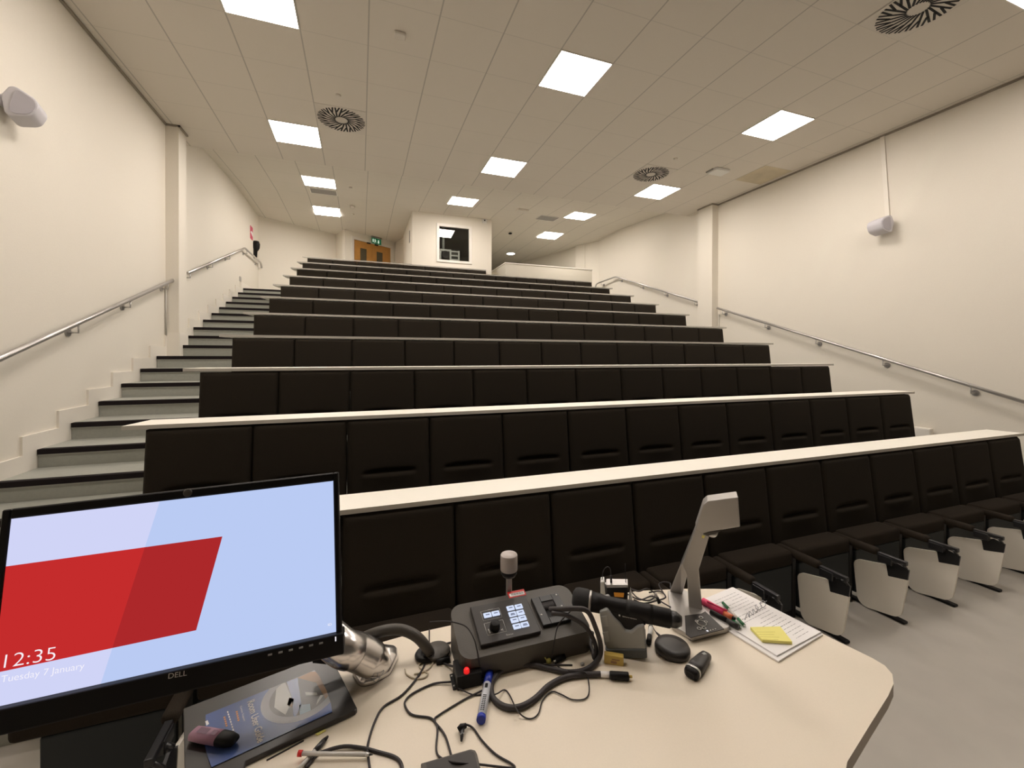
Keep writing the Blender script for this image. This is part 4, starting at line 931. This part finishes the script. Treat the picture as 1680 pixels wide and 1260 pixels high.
def cable(name, lab, pts, r=.0019, m=M_CABLE, n=5):
    bm = bmesh.new(); tube(bm, spline([P2(*Z3(x, y), h) for x, y, h in pts], n), r, 7); return tag(mesh_obj(name, bm, m), lab, 'cable', 'thin cables on the lectern')
h0 = .0026
cable('thin_cable', 'thin cable curving from the grommet down to the bottom edge of the photo', [(512,668,.02),(500,705,h0),(468,775,h0),(380,880,h0),(280,945,h0),(232,1030,h0),(200,1140,h0),(203,1210,h0),(215,1290,h0)], .0023)
cable('thin_cable', 'thin cable looping left from the red button box to the dark pad', [(630,815,.006),(540,825,h0),(440,870,h0),(395,910,h0),(395,945,h0),(430,985,h0),(520,1000,h0),(552,1030,h0),(600,1095,h0),(636,1212,h0)], .0021)
lavpts = [(795,858,.005),(700,905,h0),(565,988,h0),(546,1012,h0),(560,1060,h0),(554,1170,h0),(582,1210,h0),(650,1231,.014),(780,1242,.006),(900,1256,h0),(958,1258,h0),(940,1236,h0),(862,1190,h0),(792,1120,h0),(745,1055,h0),(708,1036,.006),(690,1045,.008)]
cable('microphone_lead', 'thin lead from the red button box round to the clip-on microphone', lavpts, .0019)
cable('thin_cable', 'thin wavy cable from the red button box across to the console front', [(668,848,.010),(740,880,h0),(800,882,h0),(862,878,.012),(905,856,h0),(932,882,h0),(970,960,.014),(1010,998,h0),(1050,1004,h0),(1083,975,h0),(1103,910,h0),(1150,866,h0),(1200,880,h0),(1255,906,h0),(1318,904,h0),(1343,870,h0),(1338,800,h0),(1318,765,.014),(1250,757,.014),(1195,744,h0),(1160,705,h0),(1152,680,.02),(1165,600,.058),(1185,520,.085),(1235,462,.112),(1270,430,.112)], .0014)
cable('thin_cable', 'thin cable draped over the left end of the console', [(520,505,.10),(600,502,.11),(660,510,.103),(712,532,.098),(748,590,.085),(764,650,.068),(772,700,.05),(782,745,.025),(800,800,h0),(800,820,h0)], .0016)
cable('thin_cable', 'short thin cable from the grommet up to the console side', [(528,668,.02),(555,642,h0),(600,618,h0),(690,598,h0)], .0019)
cable('thin_cable', 'short thin cable from the grommet to the red button box', [(505,665,.022),(545,690,.006),(600,722,h0),(662,742,.02)], .0024)
cable('thin_cable', 'short straight cable from the desk edge down into the grommet', [(518,545,h0),(518,600,h0),(520,665,.018)], .0018)
cable('thin_cable', 'dark cable arching past the red ballpoint pen at the bottom edge', [(-120,1262,h0),(-66,1195,h0),(-20,1172,h0),(75,1148,.006),(175,1157,h0),(255,1178,h0),(335,1202,h0),(370,1235,h0),(382,1290,h0)], .0032)
bm = bmesh.new(); tube(bm, spline([P2(*Z3(x, y), .002) for x, y in ((392,748),(400,775),(440,797),(490,795),(510,772),(482,755),(464,732),(488,710),(528,703),(537,718),(505,755),(440,776))], 5), .0017, 6); tag(mesh_obj('cord_loop', bm, M_BEIGE), 'beige curled cord lying left of the red button box', 'cord')
# tangle behind the microphone
random.seed(5)
tang = [[(1034,966),(1048,970),(1062,966),(1075,975),(1066,985),(1048,982),(1037,972)], [(1030,975),(1050,984),(1070,978),(1086,988),(1100,996)], [(1040,984),(1055,990),(1075,986),(1092,980),(1083,970),(1065,972)], [(1088,972),(1081,960),(1088,955),(1099,957),(1100,966)]]
for ti, tp_ in enumerate(tang):
    bm = bmesh.new(); tube(bm, spline([P2(x, y, .004+.006*((i*7+ti) % 3)) for i, (x, y) in enumerate(tp_)], 5), .0022, 6); tag(mesh_obj('thin_cable', bm, M_CABLE), 'tangled dark cable, one of four heaped behind the microphone', 'cable', 'cable tangle behind the microphone')
stick('jack_plug', 'silver and black jack plug sticking up among the tangled cables', 'plug', [('tip', 0, .45, .0026, .0026, M_STEEL), ('sleeve', .45, 1, .0045, .005, M_BLK)], P2(1075,972,.05), P2(1082,990,.025))
# grommet and sleeve
gr = empty('cable_grommet', 'round black cable grommet with its lid turned aside', 'grommet', P2(708,1075))
bm = bmesh.new(); lathe(bm, [(.013,.001),(.027,.001),(.029,.004),(.026,.009),(.015,.010),(.013,.004)], Matrix.Translation(P2(700,1076)), 28); part('ring', bm, M_BLK, gr)
bm = bmesh.new(); lathe(bm, [(0,.004),(.031,.004),(.033,.008),(.031,.012),(0,.013)], Matrix.Translation(P2(717,1073)), 28); part('lid', bm, M_CONS, gr)
bm = bmesh.new(); q0, q1 = P2(716,1087,.004), P2(738,1082,.004); tube(bm, [q0, q1], .007, 8); part('lid_catch', bm, M_BLK, gr)
bm = bmesh.new(); tube(bm, spline([P2(705,1072,.01), P2(698,1060,.035), P2(683,1044,.06), P2(662,1034,.075), P2(640,1033,.08), P2(618,1038,.075), P2(604,1043,.06), P2(594,1048,.035)], 6), .0125, 12); tag(mesh_obj('cable_sleeve', bm, M_CONS), 'thick black cable sleeve arching from the grommet to behind the monitor', 'cable')
# red button box
bx = empty('push_button_box', 'small black box with a red push button in front of the console', 'button box', P2(770,1125))
a, b = P2(750,1134), P2(791,1124); d_ = (b-a).normalized(); s_ = Vector((-d_.y, d_.x, 0)); wB = (b-a).length
bm = bmesh.new(); prism(bm, [a, b, b+s_*.055, a+s_*.055], (0,0,.030), bev=.0015); part('case', bm, M_BLK, bx)
for nm_, c_ in (('flange', a-d_*.0085), ('flange', b+d_*.0005)):
    bm = bmesh.new(); prism(bm, [c_+s_*.004, c_+d_*.008+s_*.004, c_+d_*.008+s_*.050, c_+s_*.050], (0,0,.004), bev=.001)
    fl = part(nm_, bm, M_BLK, bx)
    for v in (.012, .042):
        q = c_+d_*.004+s_*v+Vector((0,0,.004)); bm = bmesh.new(); lathe(bm, [(.0025,0),(.002,.001),(0,.001)], Matrix.Translation(q), 10); part('screw', bm, M_STEEL, fl)
q = P2(765.5,1103,.030); bm = bmesh.new(); lathe(bm, [(.0065,-.001),(.0065,.006),(.0045,.009),(0,.0095)], Matrix.Translation(q), 18); part('push_button', bm, M_LEDR, bx)
# blue marker
bmk = stick('whiteboard_marker', 'blue capped whiteboard marker lying in front of the red button box', 'marker', [('cap', 0, .28, .0092, .0092, M_BLUE), ('barrel', .28, .93, .0088, .0092, M_MKR), ('end_plug', .93, 1, .0095, .0093, M_BLUE)], P2(803,1103,.0098), P2(789,1182,.0098))
a, b = P2(803,1103,.0098), P2(789,1182,.0098); d_ = (b-a).normalized(); s_ = d_.cross(Vector((0,0,1))).normalized()
bm = bmesh.new()
for k in range(9):
    c_ = a.lerp(b, .58+k*.036)+Vector((0,0,.0090)); face(bm, [c_-s_*.004, c_+s_*.0035, c_+s_*.0035+d_*.0026, c_-s_*.004+d_*.0026])
c_ = a.lerp(b, .34)+Vector((0,0,.0092)); face(bm, [c_-s_*.003, c_+s_*.003, c_+s_*.003+d_*.012, c_-s_*.003+d_*.012])
part('barrel_print', bm, M_BLK, bmk)
# lavalier microphone
lv = empty('clip_on_microphone', 'tiny black clip-on microphone lying near the bottom edge', 'microphone', P2(757,1198))
bm = bmesh.new(); tube(bm, [P2(752,1198,.006), P2(757,1193,.009), P2(765,1190,.009)], [.0052,.0062,.004], 12); part('capsule', bm, M_BLK, lv)
bm = bmesh.new(); tube(bm, [P2(760,1193,.008), P2(758,1203,.008), P2(757,1216,.004)], [.003,.004,.002], 8); part('clip', bm, M_BLKM, lv)
bm = bmesh.new(); tube(bm, [P2(754,1205,.009), P2(762,1203,.009)], .0012, 6); part('clip_spring', bm, M_STEEL, lv)
# dark pad at the very bottom
dpd = empty('touch_pad', 'dark grey flat pad cut off by the bottom edge of the photo', 'pad', P2(745,1255))
o = [P2(690,1262), P2(772,1238), P2(780,1240), P2(783,1246), P2(795,1300), P2(705,1330)]
bm = bmesh.new(); prism(bm, o, (0,0,.011), bev=.002); part('case', bm, M_CONS, dpd)
bm = bmesh.new(); c_ = sum(o, Vector())/len(o); prism(bm, [c_+(p-c_)*.86+Vector((0,0,.0112)) for p in o], (0,0,.0006)); part('surface', bm, M_CONS2, dpd)
# bits by the console
ub = empty('connector_plug', 'small silver and black connector at the left side of the console', 'plug', P2(750,1059))
a, b = P2(744,1062,.005), P2(757,1055,.005); bm = bmesh.new(); tube(bm, [a, a.lerp(b,.4)], .0045, 4); part('metal_shell', bm, M_STEEL, ub); bm = bmesh.new(); tube(bm, [a.lerp(b,.4), b], .0065, 4); part('plug_body', bm, M_BLK, ub)
dg_ = empty('wireless_dongle', 'small black dongle lying against the console front', 'dongle', P2(916,1080))
a, b = P2(908,1086,.005), P2(926,1077,.005); bm = bmesh.new(); tube(bm, [a, a.lerp(b,.25)], .004, 4); part('metal_shell', bm, M_STEEL, dg_); bm = bmesh.new(); tube(bm, [a.lerp(b,.25), b], .0075, 4); part('body', bm, M_BLK, dg_)
bm = bmesh.new(); lathe(bm, [(0,0),(.006,.001),(.0065,.006),(.004,.010),(0,.011)], Matrix.Translation(P2(900,1087)), 12); tube(bm, [P2(899,1086,.008), P2(892,1076,.016)], .0014, 6); tag(mesh_obj('cable_tie', bm, M_YEL), 'small yellow cable tie tag in front of the console', 'tag')
bm = bmesh.new(); tube(bm, [P2(887,1090.5,.002), P2(939,1091,.002)], .0017, 6); tag(mesh_obj('stylus', bm, M_CABLE), 'thin dark stick lying in front of the console', 'stick')
bm = bmesh.new(); q = P2(955.5,1092); box(bm, q.x-.004, q.x+.004, q.y-.003, q.y+.003, DZ, DZ+.007, .001, 1); tag(mesh_obj('plastic_bead', bm, M_GREY), 'tiny grey bead lying between the console and the yellow block', 'bead')

# ------------------------------------------------------------------ folder, leaflet, highlighter and pens at the left
fo = empty('document_folder', 'black folder with a clear cover lying under the monitor', 'folder', P2(440,1170))
fp = [P2(301,1171), P2(533,1081), P2(546,1090), P2(586,1170), P2(583,1174), P2(403,1258), P2(396,1285), P2(303,1285)]
bm = bmesh.new(); prism(bm, [p+Vector((0,0,.001)) for p in fp], (0,0,.010), bev=.0015); part('cover', bm, M_SHEET, fo)
bm = bmesh.new(); prism(bm, [P2(437,1247,.0005), P2(498,1214.5,.0005), P2(498.5,1216.2,.0005), P2(437.5,1249,.0005)], (0,0,.0012)); part('loose_sheet', bm, M_SHEET, fo)
FH = .0118
lf = empty('leaflet', 'blue user guide leaflet tucked into the black folder', 'leaflet', P2(440,1170,FH))
lo_ = [P2(x, y, FH) for x, y in ((337.5,1173),(516,1100),(524,1110),(536,1134),(543,1155),(545,1168),(347,1259),(340,1240),(335.5,1222))]
l2 = [Vector((p.x, p.y)) for p in lo_]
if sum(a.x*b.y-b.x*a.y for a, b in zip(l2, l2[1:]+l2[:1])) < 0: l2 = l2[::-1]
def clip_leaf(poly, leaf=None):
    leaf = leaf or l2
    for a, b in zip(leaf, leaf[1:]+leaf[:1]):
        e_ = b-a; n_ = (e_.y, -e_.x); poly = clip_half(poly, n_, n_[0]*a.x+n_[1]*a.y)
        if len(poly) < 3: return []
    return poly
bm = bmesh.new(); prism(bm, [(p.x, p.y, DZ+FH) for p in l2], (0,0,.0004)); lfs = part('printed_sheet', bm, M_BLUEP, lf)
cp_ = P2(495,1137,FH); cr = (P2(431,1147,FH)-cp_).length
def circ(r, n=40): return [Vector((cp_.x+r*math.cos(2*PI*k/n), cp_.y+r*math.sin(2*PI*k/n))) for k in range(n)]
def lay(name, poly, m, lvl):
    poly = clip_leaf(poly)
    if len(poly) > 2:
        bm = bmesh.new(); face(bm, [(p.x, p.y, DZ+FH+.0004+.0001*lvl) for p in poly]); bmesh.ops.recalc_face_normals(bm, faces=bm.faces[:])
        return bm
    return None
def addlay(bm, poly, lvl, mi):
    poly = clip_leaf(poly)
    if len(poly) > 2:
        if sum(a.x*b.y-b.x*a.y for a, b in zip(poly, poly[1:]+poly[:1])) < 0: poly = poly[::-1]
        face(bm, [(p.x, p.y, DZ+FH+.0004+.00012*lvl) for p in poly], mi)
def px2(pts): return [Vector((P2(280+x/4.94, 1060+y/4.94, FH).x, P2(280+x/4.94, 1060+y/4.94, FH).y)) for x, y in pts]
inner = circ(cr*.80)
def clip_c(poly):
    c = inner
    return clip_leaf(poly, c)
bm = bmesh.new(); addlay(bm, circ(cr), 1, 0); addlay(bm, inner, 2, 1)
for pts, mi in (([(1030,260),(1180,190),(1320,420),(1330,560),(1180,300)], 2), ([(860,310),(930,300),(990,440),(930,560),(840,500)], 3), ([(940,290),(1030,260),(1060,480),(1000,600),(980,420)], 4), ([(1040,480),(1130,470),(1140,560),(1050,600)], 5), ([(1150,560),(1290,450),(1330,540),(1180,620)], 2), ([(1090,375),(1185,380),(1190,400),(1095,402)], 3), ([(960,420),(1000,430),(985,500),(945,480)], 2), ([(1190,440),(1215,400),(1240,400),(1180,480)], 3)):
    p = clip_c(px2(pts))
    if len(p) > 2: addlay(bm, p, 3, mi)
part('room_photograph', bm, [M_PH1, mat('photo_mid_grey', (.17,.16,.15,1), .3), M_WOODP, M_PH2, M_BLUEP, M_PH4], lfs)
def ltext(nm, s, a, b, up, h, m, thin=0.0): 
    A_, B_, U_ = P2(280+a[0]/4.94, 1060+a[1]/4.94, FH+.0007), P2(280+b[0]/4.94, 1060+b[1]/4.94, FH+.0007), None
    d_ = (B_-A_); u_ = Vector((0,0,1)).cross(d_).normalized(); return text_obj(nm, s, A_, B_, u_, m, lfs, h, .0003, thin)
ltext('title_text', 'Room User Guide', (622,455), (706,790), None, .0125, M_PAPER, .022)
M_ORP = mat('orange_print', (.75,.33,.10,1), .5)
ltext('contact_text', 'Contact Support', (562,490), (592,610), None, .0030, M_PAPER)
ltext('contact_number', '0000', (522,520), (545,615), None, .0034, M_ORP) if False else None
bm = bmesh.new()
for a, b in (((528,530),(545,615)), ((428,575),(448,660))):
    A_, B_ = P2(280+a[0]/4.94, 1060+a[1]/4.94, FH+.0007), P2(280+b[0]/4.94, 1060+b[1]/4.94, FH+.0007); d_ = B_-A_; u_ = Vector((0,0,1)).cross(d_).normalized()*.003
    for k in range(5): face(bm, [A_+d_*(k/5), A_+d_*(k/5+.13), A_+d_*(k/5+.13)+u_, A_+d_*(k/5)+u_])
for a, b, n_ in (((455,530),(512,715),9),):
    A_, B_ = P2(280+a[0]/4.94, 1060+a[1]/4.94, FH+.0007), P2(280+b[0]/4.94, 1060+b[1]/4.94, FH+.0007); d_ = B_-A_; u_ = Vector((0,0,1)).cross(d_).normalized()*.0022; bm2 = bmesh.new()
    for k in range(n_):
        f = face(bm2, [A_+d_*(k/n_), A_+d_*(k/n_+.08), A_+d_*(k/n_+.08)+u_, A_+d_*(k/n_)+u_]); f.material_index = 1
q = [P2(280+x/4.94, 1060+y/4.94, FH+.0007) for x, y in ((280,610),(300,600),(312,630),(290,645))]; bm3 = bmesh.new(); face(bm3, q)
for b_ in (bm, bm2, bm3): bmesh.ops.recalc_face_normals(b_, faces=b_.faces[:])
for f in bm2.faces: f.material_index = 0
part('orange_print', bm, M_ORP, lfs); part('white_print', bm2, M_PAPER, lfs); part('corner_logo', bm3, M_PAPER, lfs)
lh = empty('highlighter', 'lilac highlighter with a black cap lying on the blue leaflet', 'highlighter', P2(350,1207,FH))
a, b = P2(318,1203,.021), P2(386,1215,.021); d_ = b-a; Lh = d_.length; Mh = axis_m(a, d_, Vector((0,0,1)))
part('barrel', blob([(-.004,.008,.004),(0,.0125,.0075),(Lh*.30,.0135,.0083),(Lh*.62,.0135,.0083)], Mh), M_LILAC, lh)
part('cap', blob([(Lh*.61,.0128,.0080),(Lh*.64,.0138,.0086),(Lh*.85,.0132,.0080),(Lh*.99,.0105,.0055),(Lh*1.02,.008,.003)], Mh), M_BLK, lh)
bm = bmesh.new(); 
for z0, z1, w_ in ((Lh*.12, Lh*.36, .006), (Lh*.44, Lh*.55, .005)):
    face(bm, [Mh @ Vector((-w_,.0086,z0)), Mh @ Vector((w_,.0086,z0)), Mh @ Vector((w_,.0086,z1)), Mh @ Vector((-w_,.0086,z1))])
bmesh.ops.recalc_face_normals(bm, faces=bm.faces[:]); part('barrel_print', bm, mat('lilac_print', (.30,.15,.25,1), .5), lh)
stick('ballpoint_pen', 'clear black ballpoint pen beside the folder, under the red one', 'pen', [('barrel', 0, .55, .0040, .0040, M_CLEAR), ('grip', .55, .85, .0048, .0048, M_BLKM), ('tip', .85, 1, .0045, .002, M_BLK)], P2(488,1264,.005), P2(538,1208,.005))
stick('ballpoint_pen', 'clear red ballpoint pen lying across the black cable', 'pen', [('end_cap', 0, .055, .0050, .0050, M_RED), ('barrel', .055, .9, .0036, .0036, M_CLEAR), ('nose', .9, .95, .0040, .0025, M_SILVER), ('tip', .95, 1, .002, .0008, M_BLK)], P2(489,1236,.0125), P2(612,1238,.008))
bm = bmesh.new(); q = [P2(x, y, .001) for x, y in ((517,1205),(532,1198),(535,1199),(521,1207))]; prism(bm, q, (0,0,.0015)); tag(mesh_obj('paper_flag', bm, M_YEL), 'tiny yellow paper flag poking out from under the folder', 'flag')

# ------------------------------------------------------------------ world and view
wd = bpy.data.worlds.new('world'); sc.world = wd; wd.use_nodes = True; wd.node_tree.nodes['Background'].inputs[0].default_value = (0,0,0,1)
sc.view_settings.view_transform = 'Standard'; sc.view_settings.look = 'None'; sc.view_settings.gamma = 1; sc.view_settings.exposure = 0.0; sc.view_settings.use_curve_mapping = False
sc.cycles.max_bounces = 8; sc.cycles.diffuse_bounces = 5; sc.cycles.use_denoising = True; sc.cycles.caustics_reflective = False; sc.cycles.caustics_refractive = False
sc.cycles.sample_clamp_indirect = 4
